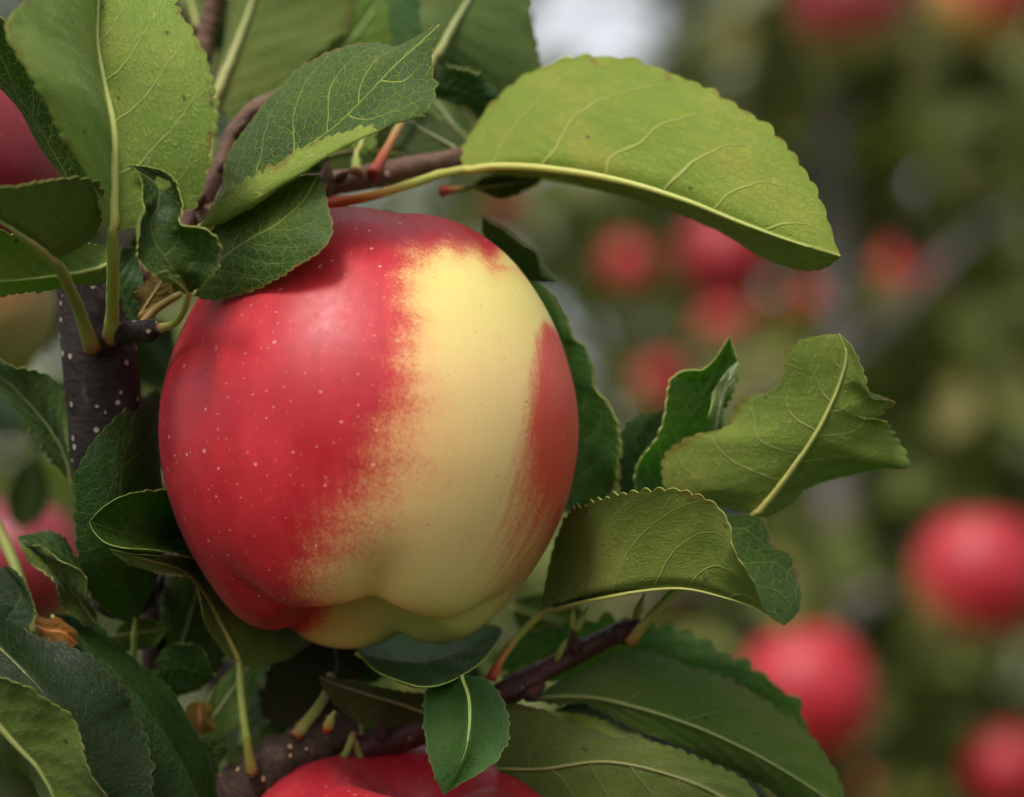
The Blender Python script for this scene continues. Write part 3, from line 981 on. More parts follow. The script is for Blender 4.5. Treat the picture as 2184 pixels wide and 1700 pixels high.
# hero leaf with the net of veins
leaf(b2, [(424, 486, -15), (475, 445, -17), (540, 395, -19), (620, 335, -21), (705, 278, -23), (775, 212, -24), (838, 144, -25), (895, 92, -25), (938, 51, -25)],
     L=[(478, 410, -5), (485, 350, -3), (510, 290, -2), (560, 205, -1), (620, 150, -1), (700, 108, -3), (780, 86, -7), (850, 97, -13), (888, 82, -19), (918, 62, -23)],
     R=[(442, 464, -25), (480, 410, -29), (563, 357, -33), (652, 309, -35), (748, 280, -35), (830, 268, -34), (900, 246, -33), (928, 205, -31), (924, 150, -29), (922, 100, -27), (932, 70, -26)],
     RC=[(436, 484, -21), (500, 462, -29), (583, 412, -35), (660, 362, -38), (745, 308, -37), (822, 250, -33), (872, 195, -29), (890, 145, -27), (910, 95, -26)],
     see='top', ref='L', tint=(1.45, 1.45, 1.0), net=1.0, teeth=34, amp=.9, label="folded dark leaf with a bright net of veins above the apple", rib=.9, bulge=.06, nu=240, quilt=.5)
# shaded leaf lying on the apple's shoulder
leaf(b2, [(412, 628, -22), (473, 552, -27), (530, 512, -30), (590, 478, -33), (645, 430, -34), (680, 372, -33)],
     L=[(420, 560, -18), (450, 505, -20), (520, 455, -22), (590, 405, -24), (640, 375, -28)],
     R=[(440, 638, -24), (500, 634, -28), (570, 605, -33), (640, 568, -37), (690, 530, -39), (709, 490, -38), (700, 440, -36), (690, 395, -34)],
     see='top', ref='R', tint=(2.0, 1.75, 1.7), net=.5, teeth=22, amp=.35, label="grey-green leaf lying on the apple's upper left shoulder", rib=.6, bulge=.05)
# large arching leaf at the right
leaf(b2, [(988, 362, 14), (1080, 352, 10), (1200, 361, 4), (1330, 385, -2), (1460, 425, -7), (1590, 478, -11), (1700, 518, -14), (1793, 547, -16)],
     L=[(985, 330, 18), (1000, 285, 22), (1050, 218, 25), (1120, 162, 26), (1200, 131, 25), (1280, 124, 22), (1370, 134, 18), (1460, 160, 13), (1540, 200, 8), (1620, 255, 3), (1680, 320, -2), (1730, 392, -7), (1760, 455, -11), (1780, 515, -14)],
     R=[(1040, 372, 34), (1180, 380, 38), (1330, 402, 34), (1440, 444, 26), (1520, 492, 16), (1600, 537, 8), (1680, 565, 0), (1745, 573, -8), (1775, 560, -13)],
     see='under', ref='L', tint=(1.25, 1.28, .78), net=.5, teeth=26, amp=1.0, pet=[(700, 436, 8), (780, 420, 4), (860, 398, 6), (930, 374, 10)], pmat=MPR, prad=1.1, rib=.95,
     label="large pale arching leaf seen from below at the upper right", bulge=.05, nu=240)
# leaves behind, top
leaf(b2, [(925, 122, 34), (955, 70, 38), (1000, 0, 44), (1060, -90, 50)],
     L=[(915, 90, 34), (900, 40, 36), (905, -30, 42), (960, -90, 48)],
     R=[(960, 150, 40), (1020, 185, 44), (1090, 200, 46), (1150, 160, 46), (1150, 100, 46), (1135, 40, 46), (1118, -30, 48)],
     see='under', ref='R', tint=(.55, .66, .66), teeth=22, amp=.8, pet=[(795, 372, 12), (835, 300, 20), (885, 205, 28)], pmat=MPR, prad=1.0, rib=1.0, label="dark leaf on a tan stalk at the top, left of the sky gap")
leaf(b2, [(930, 180, 28), (980, 190, 30), (1030, 215, 32), (1075, 240, 34)],
     L=[(940, 142, 28), (1000, 150, 28), (1045, 180, 30), (1070, 210, 32)], R=[(930, 212, 30), (975, 215, 32), (1040, 246, 34)],
     see='top', tint=(.85, 1.1, 1.3), teeth=16, amp=.6, rib=.4)
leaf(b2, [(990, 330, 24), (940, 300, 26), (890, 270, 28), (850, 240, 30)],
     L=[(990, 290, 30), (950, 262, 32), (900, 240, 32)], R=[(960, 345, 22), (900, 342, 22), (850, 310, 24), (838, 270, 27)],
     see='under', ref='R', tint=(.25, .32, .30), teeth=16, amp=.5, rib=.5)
leaf(b2, [(1010, 310, 44), (970, 270, 44), (940, 230, 46), (900, 190, 48)],
     L=[(1005, 270, 46), (985, 225, 46), (940, 190, 48)], R=[(960, 310, 44), (910, 270, 46), (890, 230, 47)],
     see='under', tint=(.75, .9, .95), teeth=14, rib=.5)
leaf(b2, [(455, 232, 46), (480, 170, 48), (502, 115, 50), (525, 50, 52), (548, -20, 54), (580, -110, 56)],
     L=[(452, 190, 52), (462, 130, 56), (482, 60, 60), (500, -20, 62), (545, -90, 60)],
     R=[(500, 252, 46), (570, 215, 48), (625, 165, 50), (685, 110, 52), (742, 62, 56), (752, 10, 58), (730, -60, 58), (660, -110, 58)],
     see='under', ref='R', tint=(.72, .74, .62), teeth=22, amp=.8, rib=1.3, pet=[(440, 420, 14), (442, 340, 30), (448, 280, 40)], prad=1.3, label="pale olive leaf behind the veined leaf at the top")
leaf(b2, [(620, 260, 64), (690, 160, 66), (770, 60, 70), (830, -30, 74)],
     L=[(620, 200, 64), (680, 90, 66), (770, -10, 70)], R=[(690, 240, 64), (790, 150, 68), (850, 60, 72)],
     see='under', tint=(.75, 1.0, .62), teeth=18, rib=.8)
leaf(b2, [(905, 130, 56), (905, 60, 58), (900, 0, 60), (905, -70, 60)],
     L=[(850, 110, 56), (828, 50, 58), (835, -20, 60)], R=[(925, 90, 58), (935, 30, 58), (925, -30, 60)],
     see='top', tint=(1.2, 1.5, 1.7), teeth=18, rib=.8)
leaf(b2, [(1005, 400, 26), (1060, 394, 27), (1110, 388, 29), (1157, 381, 30)],
     L=[(1030, 380, 26), (1080, 372, 27), (1125, 374, 29)], R=[(1030, 412, 28), (1075, 418, 30), (1125, 404, 30)],
     see='under', tint=(.45, .56, .5), teeth=12, amp=.4, rib=.4, pet=[(940, 408, 20), (975, 404, 22)], pmat=MPR, prad=.9)
leaf(b2, [(760, 340, 20), (775, 300, 24), (800, 250, 30), (830, 180, 40)],
     L=[(750, 300, 24), (760, 250, 28), (790, 200, 36)], R=[(790, 310, 22), (820, 260, 28), (840, 220, 34)],
     see='under', tint=(.8, .9, .6), teeth=10, rib=.6, pet=[(757, 372, 12), (760, 355, 15)], prad=1.2)
leaf(b2, [(700, 330, 40), (760, 320, 44), (850, 330, 50), (950, 350, 56)],
     L=[(720, 270, 40), (800, 250, 46), (900, 290, 52)], R=[(720, 380, 40), (800, 390, 46), (900, 380, 54)],
     see='under', tint=(.5, .55, .42), teeth=12, rib=.5)
leaf(b2, [(420, 60, 70), (410, 20, 72), (400, -40, 74), (390, -90, 76)], L=[(400, 40, 70), (385, 0, 72), (380, -50, 75)], R=[(440, 40, 72), (440, 0, 74), (420, -60, 76)],
     see='under', tint=(.9, 1., .9), teeth=10, rib=.6)

# ------------------------------------------------------------------ lower right twig and its leaves
b3 = empty("apple_branch", P(700, 1600, 15), "maroon twig under the apple with the scalloped leaves at the lower right", "branch")
wood(b3, [(470, 1730, 8), (560, 1650, 9), (640, 1600, 10), (710, 1562, 11), (765, 1552, 13)], [6.0, 5.6, 5.6, 5.2, 3.0], MBG, 0.05, "twig")
wood(b3, [(690, 1640, 12), (780, 1595, 13), (860, 1568, 14), (960, 1535, 14), (1080, 1478, 13), (1160, 1435, 12), (1240, 1388, 11), (1305, 1356, 10), (1362, 1332, 9)], [3.4, 3.2, 3.0, 3.0, 3.0, 2.7, 2.4, 2.2, 2.0], MBR, 0.08, "twig", 110)
bud(b3, (1302, 1362, 6), (1370, 1322, 3), 2.5, MBR)
bud(b3, (1226, 1392, 8), (1222, 1344, 5), 1.5, MBR)
bud(b3, (812, 1578, 10), (815, 1535, 7), 1.4, MBR)
bud(b3, (1120, 1488, 10), (1165, 1460, 8), 1.8, MBR)
bud(b3, (694, 1562, 6), (714, 1515, 3), 1.2, MPR)
link("petiole_stub", tube_mesh("petiole_stub", [P(628, 1572, 4), P(655, 1540, 6), P(690, 1490, 12), P(705, 1440, 20)], [.0014, .0012, .0009, .0008], MPG, 24, 10, .05, 3), b3)

# leaves behind the apple's right side
leaf(b3, [(1190, 606, 30), (1140, 556, 26), (1090, 506, 22), (1027, 460, 20)],
     L=[(1152, 584, 24), (1142, 541, 22), (1115, 513, 20), (1082, 492, 19), (1048, 478, 19)], R=[(1130, 596, 34), (1070, 556, 32), (1032, 506, 26)],
     see='top', ref='L', tint=(.8, 1.0, 1.0), teeth=12, amp=.45, rib=.4)
leaf(b3, [(1215, 1100, 34), (1235, 1000, 30), (1240, 900, 26), (1215, 780, 24), (1180, 690, 24), (1130, 600, 24)],
     L=[(1180, 1060, 44), (1170, 950, 42), (1170, 850, 40), (1160, 750, 36), (1135, 660, 30)],
     R=[(1262, 1080, 26), (1300, 1050, 20), (1318, 1005, 15), (1328, 950, 13), (1322, 900, 12), (1300, 858, 13), (1272, 830, 15), (1262, 780, 16), (1248, 742, 17), (1222, 718, 18), (1200, 668, 20), (1165, 618, 22)],
     see='top', ref='R', tint=(1.5, 1.75, 2.0), teeth=28, amp=.6, label="long dark leaf hugging the apple's right side", rib=.5, wave=1.2, quilt=.6)
leaf(b3, [(1375, 1085, 30), (1368, 1020, 28), (1380, 950, 26), (1420, 870, 28)],
     L=[(1330, 1060, 26), (1318, 1000, 24), (1325, 930, 22), (1350, 898, 22), (1385, 882, 24)], R=[(1420, 1050, 34), (1430, 980, 34), (1430, 910, 32)],
     see='top', ref='L', tint=(.8, .95, .9), teeth=14, amp=.6, rib=.4)
leaf(b3, [(1395, 1095, 20), (1425, 1020, 18), (1455, 940, 14), (1490, 860, 10), (1530, 780, 6), (1556, 716, 2)],
     L=[(1362, 1060, 14), (1362, 1000, 10), (1392, 935, 7), (1408, 880, 6), (1430, 822, 5), (1450, 803, 5), (1500, 794, 4), (1522, 770, 3), (1538, 742, 2)],
     R=[(1450, 1050, 26), (1500, 1000, 22), (1520, 930, 16), (1535, 890, 12), (1552, 850, 8), (1573, 795, 4), (1570, 755, 2)],
     see='top', ref='L', tint=(2.0, 2.2, 2.6), teeth=20, amp=.5, label="upright dark bluish leaf with a pointed tip right of the apple", rib=.6, wave=.8, bulge=-.1)
leaf(b3, [(1525, 930, 6), (1532, 880, 2), (1550, 820, 0), (1574, 770, 0)],
     L=[(1514, 900, 4), (1520, 850, 0), (1540, 805, -1)], R=[(1542, 900, 4), (1556, 850, 2), (1574, 805, 0)],
     see='under', tint=(1.6, 1.75, 2.6), teeth=5, amp=.2, rib=.2, nu=60)
leaf(b3, [(1612, 1095, 4), (1680, 1010, -2), (1740, 925, -7), (1785, 835, -10), (1806, 760, -12), (1790, 711, -12)],
     L=[(1560, 1085, 6), (1490, 1066, 7), (1432, 1050, 8), (1414, 1010, 8), (1430, 962, 7), (1480, 930, 4), (1548, 905, 2), (1566, 865, 2), (1595, 846, 0), (1640, 836, -3), (1670, 805, -6), (1673, 760, -8), (1700, 730, -10), (1750, 715, -12)],
     R=[(1640, 1100, 8), (1685, 1075, 10), (1720, 1045, 10), (1800, 1020, 8), (1880, 996, 4), (1937, 1000, 0), (1930, 958, -2), (1895, 925, -6), (1865, 908, -9), (1903, 862, -10), (1860, 843, -13), (1842, 790, -14), (1820, 740, -14)],
     see='under', ref='L', tint=(1.25, 1.25, .95), net=.6, teeth=34, amp=.75, pet=[(1342, 1372, 4), (1390, 1312, 2), (1440, 1258, 4), (1540, 1165, 8)], prad=1.0, rib=.75,
     label="crinkled olive leaf with a strong pale midrib at the far right", wave=1.3, nu=240, quilt=.5)
# front right leaf: near half underside, far half upper side
leaf(b3, [(1152, 1312, 10), (1200, 1292, 4), (1290, 1272, -8), (1380, 1257, -16), (1460, 1254, -22), (1540, 1272, -25), (1615, 1298, -26), (1673, 1335, -25)],
     L=[(1165, 1240, 12), (1190, 1150, 10), (1215, 1096, 4), (1250, 1075, -6), (1310, 1055, -16), (1375, 1050, -24), (1432, 1050, -29), (1485, 1066, -32), (1525, 1088, -33), (1548, 1125, -34), (1556, 1165, -34), (1582, 1205, -34), (1610, 1240, -32), (1622, 1275, -29), (1642, 1312, -27)],
     R=[(1220, 1150, 26), (1330, 1080, 24), (1430, 1060, 20), (1520, 1070, 14), (1590, 1082, 8), (1632, 1098, 2), (1655, 1150, -2), (1668, 1168, -6), (1692, 1178, -10), (1706, 1225, -14), (1711, 1268, -18), (1702, 1305, -21)],
     see='under', ref='L', tint=(1.1, 1.1, .75), net=.5, teeth=32, amp=.75, pet=[(1048, 1448, 8), (1070, 1405, 10), (1110, 1352, 11)], pmat=MPR, prad=.9, rib=.55,
     label="cupped leaf right of the apple showing its underside and dark inner tip", bulge=-.06, nu=240)
bud(b3, (1222, 1345, 6), (1222, 1290, 4), .8, MPG, "petiole_stub")
bud(b3, (1226, 1350, 6), (1258, 1290, 4), .9, MPG, "petiole_stub")
bud(b3, (1352, 1325, 6), (1375, 1262, 6), 1.0, MPG, "petiole_stub")
bud(b3, (1185, 1412, 10), (1210, 1360, 6), .8, MPG, "petiole_stub")
# lower right long leaves
leaf(b3, [(1060, 1440, 30), (1200, 1400, 34), (1350, 1400, 38), (1500, 1450, 40), (1640, 1540, 42), (1740, 1640, 44)],
     L=[(1060, 1400, 30), (1120, 1345, 32), (1200, 1334, 34), (1280, 1320, 36), (1335, 1320, 37), (1395, 1333, 38), (1470, 1348, 40), (1528, 1378, 41), (1580, 1410, 41), (1628, 1431, 42), (1660, 1462, 42), (1698, 1498, 43), (1730, 1570, 44)],
     R=[(1120, 1460, 40), (1300, 1460, 46), (1480, 1530, 48), (1620, 1620, 48)],
     see='top', ref='L', tint=(1.7, 1.85, 1.9), teeth=20, amp=1.3, label="dark grey-green scalloped leaf behind the maroon twig", rib=.5, quilt=.9)
leaf(b3, [(1140, 1492, 16), (1250, 1488, 12), (1360, 1510, 8), (1500, 1557, 4), (1640, 1625, 2), (1770, 1710, 2), (1850, 1790, 4)],
     L=[(1170, 1465, 18), (1240, 1432, 18), (1300, 1398, 18), (1352, 1384, 18), (1412, 1391, 17), (1490, 1422, 15), (1572, 1457, 12), (1632, 1497, 10), (1668, 1530, 8), (1730, 1577, 6), (1765, 1628, 5), (1788, 1664, 4), (1805, 1720, 4)],
     R=[(1180, 1500, 14), (1260, 1505, 12), (1351, 1545, 10), (1469, 1583, 8), (1547, 1634, 8), (1626, 1682, 8), (1720, 1750, 8)],
     see='under', ref='L', tint=(.55, .72, .48), teeth=30, amp=.8, label="long dark green leaf below the maroon twig at the lower right", rib=.45, bulge=.06, nu=220)
leaf(b3, [(1180, 1510, 28), (1300, 1520, 26), (1420, 1560, 24), (1560, 1640, 24), (1650, 1710, 24)],
     L=[(1240, 1500, 28), (1340, 1520, 28), (1450, 1560, 28), (1560, 1620, 28)],
     R=[(1200, 1525, 22), (1290, 1548, 20), (1400, 1592, 18), (1500, 1640, 18), (1580, 1690, 20)],
     see='top', tint=(.6, .8, .7), teeth=26, amp=.8, rib=0)
leaf(b3, [(1060, 1640, 4), (1160, 1640, 0), (1290, 1625, -4), (1420, 1650, -6), (1540, 1700, -6), (1660, 1790, -4)],
     L=[(1052, 1580, 6), (1062, 1525, 8), (1090, 1506, 8), (1140, 1513, 6), (1198, 1532, 4), (1266, 1546, 2), (1318, 1566, 0), (1415, 1594, -2), (1470, 1618, -3), (1548, 1642, -4), (1596, 1670, -4), (1625, 1705, -4)],
     R=[(1120, 1720, 2), (1250, 1770, -2), (1400, 1790, -4), (1540, 1800, -4)],
     see='under', ref='L', tint=(.58, .60, .48), teeth=30, amp=.75, label="olive-brown leaf at the bottom edge right of the lower apple", rib=.3, bulge=.05, nu=220)
# glossy leaf hanging in front of the lower apple
leaf(b3, [(985, 1440, -14), (1000, 1490, -19), (1000, 1560, -23), (985, 1620, -24), (948, 1696, -22)],
     L=[(945, 1448, -12), (908, 1475, -13), (904, 1520, -16), (906, 1570, -19), (916, 1622, -21), (930, 1662, -22)],
     R=[(1030, 1446, -13), (1062, 1474, -14), (1084, 1525, -17), (1084, 1578, -20), (1062, 1620, -23), (1022, 1652, -24), (982, 1672, -23)],
     see='top', ref='L', tint=(1.0, 1.35, 1.0), net=.1, teeth=18, amp=.35, label="small glossy green leaf hanging over the lower apple", rib=.4, bulge=.14, quilt=.15, wave=.3)
# cup leaf under the apple
leaf(b3, [(760, 1392, 12), (830, 1408, 8), (910, 1412, 6), (990, 1385, 10), (1066, 1336, 16)],
     L=[(800, 1350, 40), (880, 1340, 44), (960, 1335, 40), (1030, 1330, 30)],
     R=[(768, 1398, 6), (800, 1432, -6), (850, 1456, -14), (900, 1469, -18), (950, 1459, -17), (1000, 1425, -10), (1042, 1385, 0), (1070, 1350, 10)],
     see='top', ref='R', tint=(1.3, 1.8, .8), teeth=22, amp=.4, label="cupped dark leaf with a yellow edge directly under the apple", rib=.5, bulge=-.1)
# brown-olive leaf
leaf(b3, [(905, 1520, 10), (850, 1500, 8), (780, 1480, 6), (720, 1460, 6), (680, 1442, 6)],
     L=[(905, 1482, 10), (840, 1471, 8), (770, 1456, 7), (715, 1445, 7)], R=[(890, 1552, 12), (830, 1550, 10), (770, 1545, 8), (722, 1510, 7), (692, 1475, 6)],
     see='under', ref='L', tint=(.42, .32, .30), teeth=12, amp=.3, rib=.4)
for q0, q1, q2 in (((755, 1560, 8), (735, 1610, 8), (690, 1665, 14)), ((750, 1568, 8), (765, 1610, 10), (782, 1670, 14))):
    me = tube_mesh("petiole_stub", [P(*q0), P(*q1), P(*q2)], [.0008, .0008, .001], MPG, 20, 10, .05, 3)
    link("petiole_stub", me, b3)
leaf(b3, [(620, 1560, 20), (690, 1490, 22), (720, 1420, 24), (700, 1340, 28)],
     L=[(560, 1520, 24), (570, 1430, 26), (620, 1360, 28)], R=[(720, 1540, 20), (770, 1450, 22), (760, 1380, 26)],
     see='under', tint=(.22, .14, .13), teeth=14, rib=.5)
leaf(b3, [(640, 1350, 34), (700, 1380, 34), (760, 1400, 36), (830, 1440, 38)],
     L=[(680, 1320, 36), (760, 1340, 38), (820, 1380, 38)], R=[(660, 1410, 34), (720, 1450, 34), (780, 1460, 36)],
     see='top', tint=(.6, .85, .7), teeth=12, rib=.4)
leaf(b3, [(560, 1640, 26), (640, 1560, 30), (720, 1500, 34), (800, 1470, 38)],
     L=[(560, 1560, 28), (640, 1480, 32), (720, 1440, 36)], R=[(640, 1620, 26), (720, 1570, 30), (780, 1520, 36)],
     see='under', tint=(.45, .55, .35), teeth=12, rib=.5)

# ------------------------------------------------------------------ lower left leaves
b4 = empty("apple_branch", P(320, 1420, 30), "slender brown shoot at the lower left crowded with dark leaves", "branch")
wood(b4, [(325, 1000, 40), (322, 1200, 34), (320, 1300, 32), (330, 1420, 32), (350, 1560, 36), (380, 1740, 40)], [2.0, 2.3, 2.4, 2.5, 2.6, 2.8], MBG, 0.08, "twig")
bud(b4, (330, 1270, 30), (350, 1222, 26), 1.3, MBG)
# cup leaf left of the apple, its blade running under the apple
leaf(b4, [(480, 1150, 24), (400, 1160, 10), (320, 1150, -8), (250, 1132, -16), (190, 1113, -22)],
     L=[(455, 1172, 6), (400, 1176, -8), (340, 1184, -20), (272, 1181, -26), (226, 1166, -26), (200, 1138, -24)],
     R=[(460, 1090, 26), (405, 1064, 10), (368, 1050, -2), (340, 1043, -10), (285, 1055, -18), (228, 1080, -21)],
     see='top', ref='R', tint=(.9, 1.1, .7), teeth=18, amp=.4, rib=.4, label="cupped yellow-edged leaf tip emerging left of the apple", bulge=-.12)
leaf(b4, [(510, 1412, 4), (475, 1345, 4), (432, 1268, 2), (390, 1222, -5), (320, 1196, -20), (232, 1170, -26)],
     L=[(480, 1390, 2), (442, 1322, -2), (408, 1250, -6), (345, 1222, -18), (275, 1204, -24)],
     R=[(548, 1424, 6), (605, 1408, 12), (660, 1372, 20), (690, 1335, 30), (620, 1270, 40), (510, 1225, 36), (420, 1188, 4), (340, 1182, -19), (280, 1180, -25)],
     see='under', ref='R', tint=(.80, .82, .48), teeth=24, amp=.4, pet=[(538, 1650, 2), (525, 1570, 0), (515, 1490, 2)], prad=1.0, rib=.6,
     label="olive leaf on a long stalk running up under the apple's left side")
# big dark leaf
leaf(b4, [(288, 1330, 8), (284, 1270, 4), (265, 1180, -6), (255, 1060, -9), (270, 950, -6), (335, 828, 10)],
     L=[(240, 1315, 4), (195, 1270, -2), (168, 1200, -8), (158, 1110, -11), (158, 1030, -12), (175, 980, -12), (206, 930, -10), (262, 878, -4)],
     R=[(315, 1260, 12), (340, 1180, 16), (355, 1060, 22), (365, 950, 26), (362, 880, 24)],
     see='top', ref='L', tint=(.80, 1.05, .95), teeth=24, amp=.45, label="big dark green leaf between the stem and the apple", rib=.4, pet=[(286, 1480, 24), (286, 1400, 16)], prad=.8)
leaf(b4, [(158, 1040, 12), (135, 960, 10), (80, 880, 8), (0, 800, 6), (-60, 760, 6)],
     L=[(110, 980, 10), (60, 912, 8), (0, 832, 8), (-40, 800, 8)], R=[(150, 980, 8), (142, 900, 5), (135, 840, 3), (112, 808, 2), (70, 792, 2), (30, 782, 2), (-20, 760, 4)],
     see='under', ref='R', tint=(.38, .52, .45), teeth=18, amp=.5, rib=.4, label="dark leaf at the left edge below the olive apple")
leaf(b4, [(205, 1330, 2), (170, 1280, 0), (120, 1215, -2), (70, 1165, -2), (36, 1146, 0)],
     L=[(180, 1335, 0), (135, 1285, -4), (90, 1225, -6), (50, 1175, -4)],
     R=[(200, 1290, -4), (182, 1255, -8), (172, 1215, -9), (140, 1185, -8), (100, 1174, -7), (62, 1168, -4)],
     see='under', ref='R', tint=(.55, .62, .42), teeth=16, amp=.35, rib=.3, label="small rolled leaf at the lower left with a light underside")
leaf(b4, [(190, 1260, 4), (160, 1210, 4), (110, 1170, 3), (36, 1144, 1)],
     L=[(195, 1230, 6), (165, 1180, 6), (135, 1150, 6), (85, 1134, 5)], R=[(180, 1270, 2), (130, 1210, 0), (70, 1170, 0)],
     see='top', ref='L', tint=(.75, .95, .75), teeth=12, amp=.35, rib=0)
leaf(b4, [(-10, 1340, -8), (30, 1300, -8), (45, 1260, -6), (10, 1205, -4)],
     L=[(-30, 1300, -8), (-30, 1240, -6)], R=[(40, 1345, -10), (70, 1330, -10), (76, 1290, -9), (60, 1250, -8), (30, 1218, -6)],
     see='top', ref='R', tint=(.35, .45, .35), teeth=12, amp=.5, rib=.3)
# dried scrap
leaf(b4, [(75, 1335, -2), (100, 1345, -4), (135, 1350, -5), (165, 1375, -4)],
     L=[(80, 1312, -1), (110, 1316, -3), (145, 1328, -4)], R=[(85, 1360, -6), (120, 1372, -7), (150, 1380, -6)],
     see='under', tint=(1.3, .40, .22), teeth=5, amp=.2, rib=.2, label="dried orange-brown leaf scrap", nu=60)
link("stalk", tube_mesh("stalk", [P(-20, 1090, 10), P(30, 1200, 6), P(60, 1290, 4), P(80, 1350, 4)], [.0011, .0012, .0013], MPG, 24, 10, .04, 5), b4, (.9, .9, .9))
leaf(b4, [(110, 1312, 0), (210, 1400, -2), (300, 1500, -4), (370, 1600, -4), (430, 1720, -2), (460, 1800, 0)],
     R=[(150, 1312, 4), (192, 1324, 5), (242, 1368, 5), (293, 1405, 5), (344, 1443, 4), (378, 1482, 4), (406, 1546, 4), (444, 1612, 4), (458, 1670, 4), (470, 1740, 3)],
     L=[(130, 1400, -6), (200, 1520, -8), (260, 1640, -8), (330, 1740, -6)],
     see='top', ref='R', tint=(.60, .80, .48), net=.1, teeth=26, amp=.4, rib=.4, label="long dark leaf with a smooth edge at the lower left", bulge=.04)
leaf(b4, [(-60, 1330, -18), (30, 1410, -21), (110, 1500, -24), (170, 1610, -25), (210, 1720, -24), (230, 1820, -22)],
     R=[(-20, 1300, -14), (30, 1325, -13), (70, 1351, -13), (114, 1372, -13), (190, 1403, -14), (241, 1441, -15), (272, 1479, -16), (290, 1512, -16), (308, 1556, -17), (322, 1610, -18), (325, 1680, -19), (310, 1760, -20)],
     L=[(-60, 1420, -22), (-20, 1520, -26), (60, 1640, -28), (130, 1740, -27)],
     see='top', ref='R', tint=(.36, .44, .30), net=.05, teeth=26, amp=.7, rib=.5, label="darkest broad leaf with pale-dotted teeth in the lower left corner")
leaf(b4, [(-70, 1470, -40), (0, 1545, -40), (40, 1590, -40), (85, 1640, -40), (120, 1710, -40), (140, 1790, -40)],
     R=[(-40, 1440, -42), (0, 1437, -43), (34, 1447, -44), (64, 1465, -44), (97, 1502, -45), (149, 1546, -45), (179, 1594, -45), (203, 1642, -44), (228, 1696, -43), (220, 1760, -42)],
     fold=120, wR=.6, L=[(-60, 1500, -34), (-10, 1580, -30), (40, 1640, -28), (80, 1720, -30)],
     see='under', ref='R', tint=(.52, .62, .38), teeth=22, amp=.4, rib=.8, label="olive leaf in the bottom left corner, nearest to the viewer")
leaf(b4, [(240, 1355, 20), (290, 1350, 18), (330, 1345, 18), (358, 1338, 18)],
     L=[(262, 1330, 18), (300, 1320, 17), (335, 1325, 17)], R=[(255, 1385, 20), (295, 1395, 20), (325, 1380, 19)],
     see='under', tint=(.62, .70, .42), teeth=8, amp=.2, rib=.3, nu=90)
leaf(b4, [(460, 1440, 14), (415, 1430, 14), (370, 1420, 15), (320, 1440, 18)],
     L=[(440, 1410, 12), (425, 1385, 12), (390, 1366, 13), (350, 1385, 15), (330, 1420, 17)], R=[(430, 1465, 16), (380, 1468, 17), (340, 1462, 18)],
     see='top', tint=(.70, .95, .65), teeth=12, amp=.3, rib=.3)
leaf(b4, [(350, 1500, 34), (380, 1400, 32), (410, 1300, 30), (440, 1200, 32)],
     L=[(330, 1420, 32), (345, 1320, 30), (370, 1230, 30)], R=[(440, 1460, 34), (480, 1380, 34), (480, 1280, 34)],
     see='under', tint=(.42, .52, .42), teeth=16, rib=.5)
leaf(b4, [(400, 1600, 24), (460, 1520, 22), (510, 1450, 22), (570, 1370, 26)],
     L=[(425, 1540, 22), (450, 1480, 20), (500, 1420, 22)], R=[(450, 1590, 24), (510, 1530, 24), (555, 1440, 24)],
     see='under', tint=(1.7, 1.9, 2.4), teeth=8, amp=.2, rib=.5)
leaf(b4, [(425, 1570, 18), (428, 1540, 16), (425, 1515, 16), (430, 1495, 16)], L=[(400, 1560, 17), (398, 1520, 16), (405, 1500, 16)], R=[(452, 1560, 18), (452, 1525, 16), (450, 1505, 16)],
     see='under', tint=(1.6, .75, .6), teeth=4, amp=.2, rib=0, nu=60, label="dried tan leaf scrap")
leaf(b4, [(440, 1665, 10), (445, 1630, 8), (455, 1600, 6), (487, 1572, 4)], L=[(420, 1640, 10), (412, 1590, 8), (430, 1572, 6)], R=[(462, 1650, 8), (475, 1620, 6), (485, 1595, 4)],
     see='top', tint=(.9, 1.1, .8), teeth=5, amp=.2, rib=.2, nu=60)
leaf(b4, [(520, 1700, 22), (560, 1640, 24), (620, 1580, 28), (680, 1530, 34)], L=[(480, 1660, 24), (520, 1580, 28), (600, 1530, 32)], R=[(580, 1690, 20), (640, 1630, 24), (690, 1560, 32)],
     see='under', tint=(.6, .7, .45), teeth=10, rib=.3)

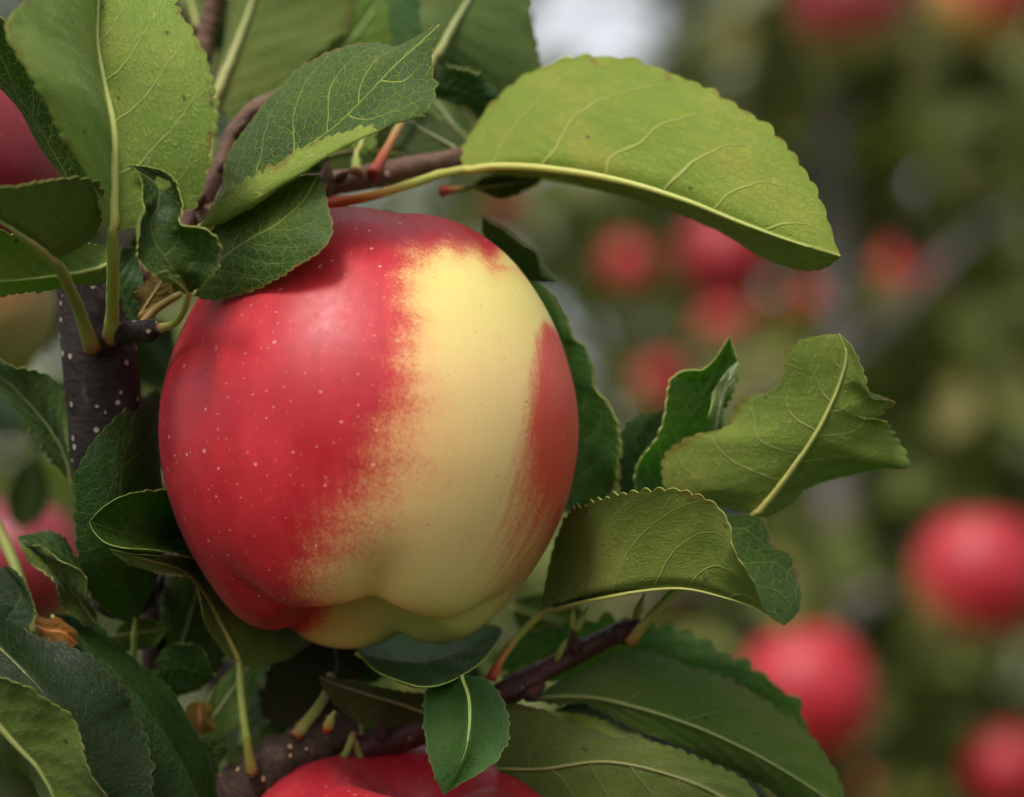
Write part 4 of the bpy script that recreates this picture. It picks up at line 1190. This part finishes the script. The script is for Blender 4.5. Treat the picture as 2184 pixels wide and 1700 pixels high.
# deeper leaves of the same tree that close the gaps behind the left half
g_ = np.random.default_rng(42)
b5 = empty("apple_branch", P(300, 900, 160), "dim blurred branch deep behind the left side of the main apple", "branch")
wood(b5, [(700, 1900, 150), (500, 1500, 150), (330, 1100, 155), (260, 700, 160), (330, 300, 165), (420, -100, 170)], [6, 5.5, 5, 4.6, 4, 3.5], MBD, 0.05, "twig")
fill = [(120, 900, 120), (60, 1050, 160), (250, 1000, 110), (40, 700, 190), (330, 760, 120), (110, 1450, 60), (220, 1550, 70), (60, 1600, 30), (360, 1650, 60), (520, 1520, 70),
        (600, 1450, 80), (780, 1480, 80), (900, 1530, 90), (1000, 1480, 100), (980, 1350, 110), (330, 560, 110), (560, 560, 120), (640, 300, 110), (760, 200, 130), (860, 330, 120),
        (300, 300, 110), (420, 250, 120), (480, 60, 120), (620, 60, 130), (760, 40, 140), (1180, 1320, 90), (1120, 1560, 60), (300, 1200, 80), (420, 1330, 90), (560, 1250, 100),
        (480, 1640, 70), (640, 1640, 70), (820, 1600, 70), (100, 600, 140), (20, 880, 210), (200, 850, 150), (1060, 60, 120), (1040, 220, 110), (1250, 1420, 90), (1330, 1500, 90), (700, 1330, 100)]
for i, (x, y, dd) in enumerate(fill):
    a = g_.uniform(0, 6.283); Ln = g_.uniform(150, 230); w = Ln * g_.uniform(.24, .32)
    ca, sa = math.cos(a), math.sin(a)
    t1, t2 = g_.uniform(-22, 22), g_.uniform(-14, 14)
    def q(s, t, e=0): return (x + ca * s * Ln - sa * t * w, y + sa * s * Ln + ca * t * w, dd + s * t1 + t * t2 + abs(t) * 5 + e)
    leaf(b5, [q(-.5, 0), q(-.2, 0, 1), q(.15, 0, 2), q(.5, 0, 6)], L=[q(-.4, .6), q(-.1, 1), q(.2, .85), q(.4, .4)], R=[q(-.4, -.6), q(-.1, -1), q(.2, -.85), q(.4, -.4)],
         see='top' if g_.random() < .55 else 'under', tint=tuple(np.array([.62, .72, .6]) * g_.uniform(.6, 1.05)), teeth=18, rib=.5 if i % 2 else 0, nu=60)
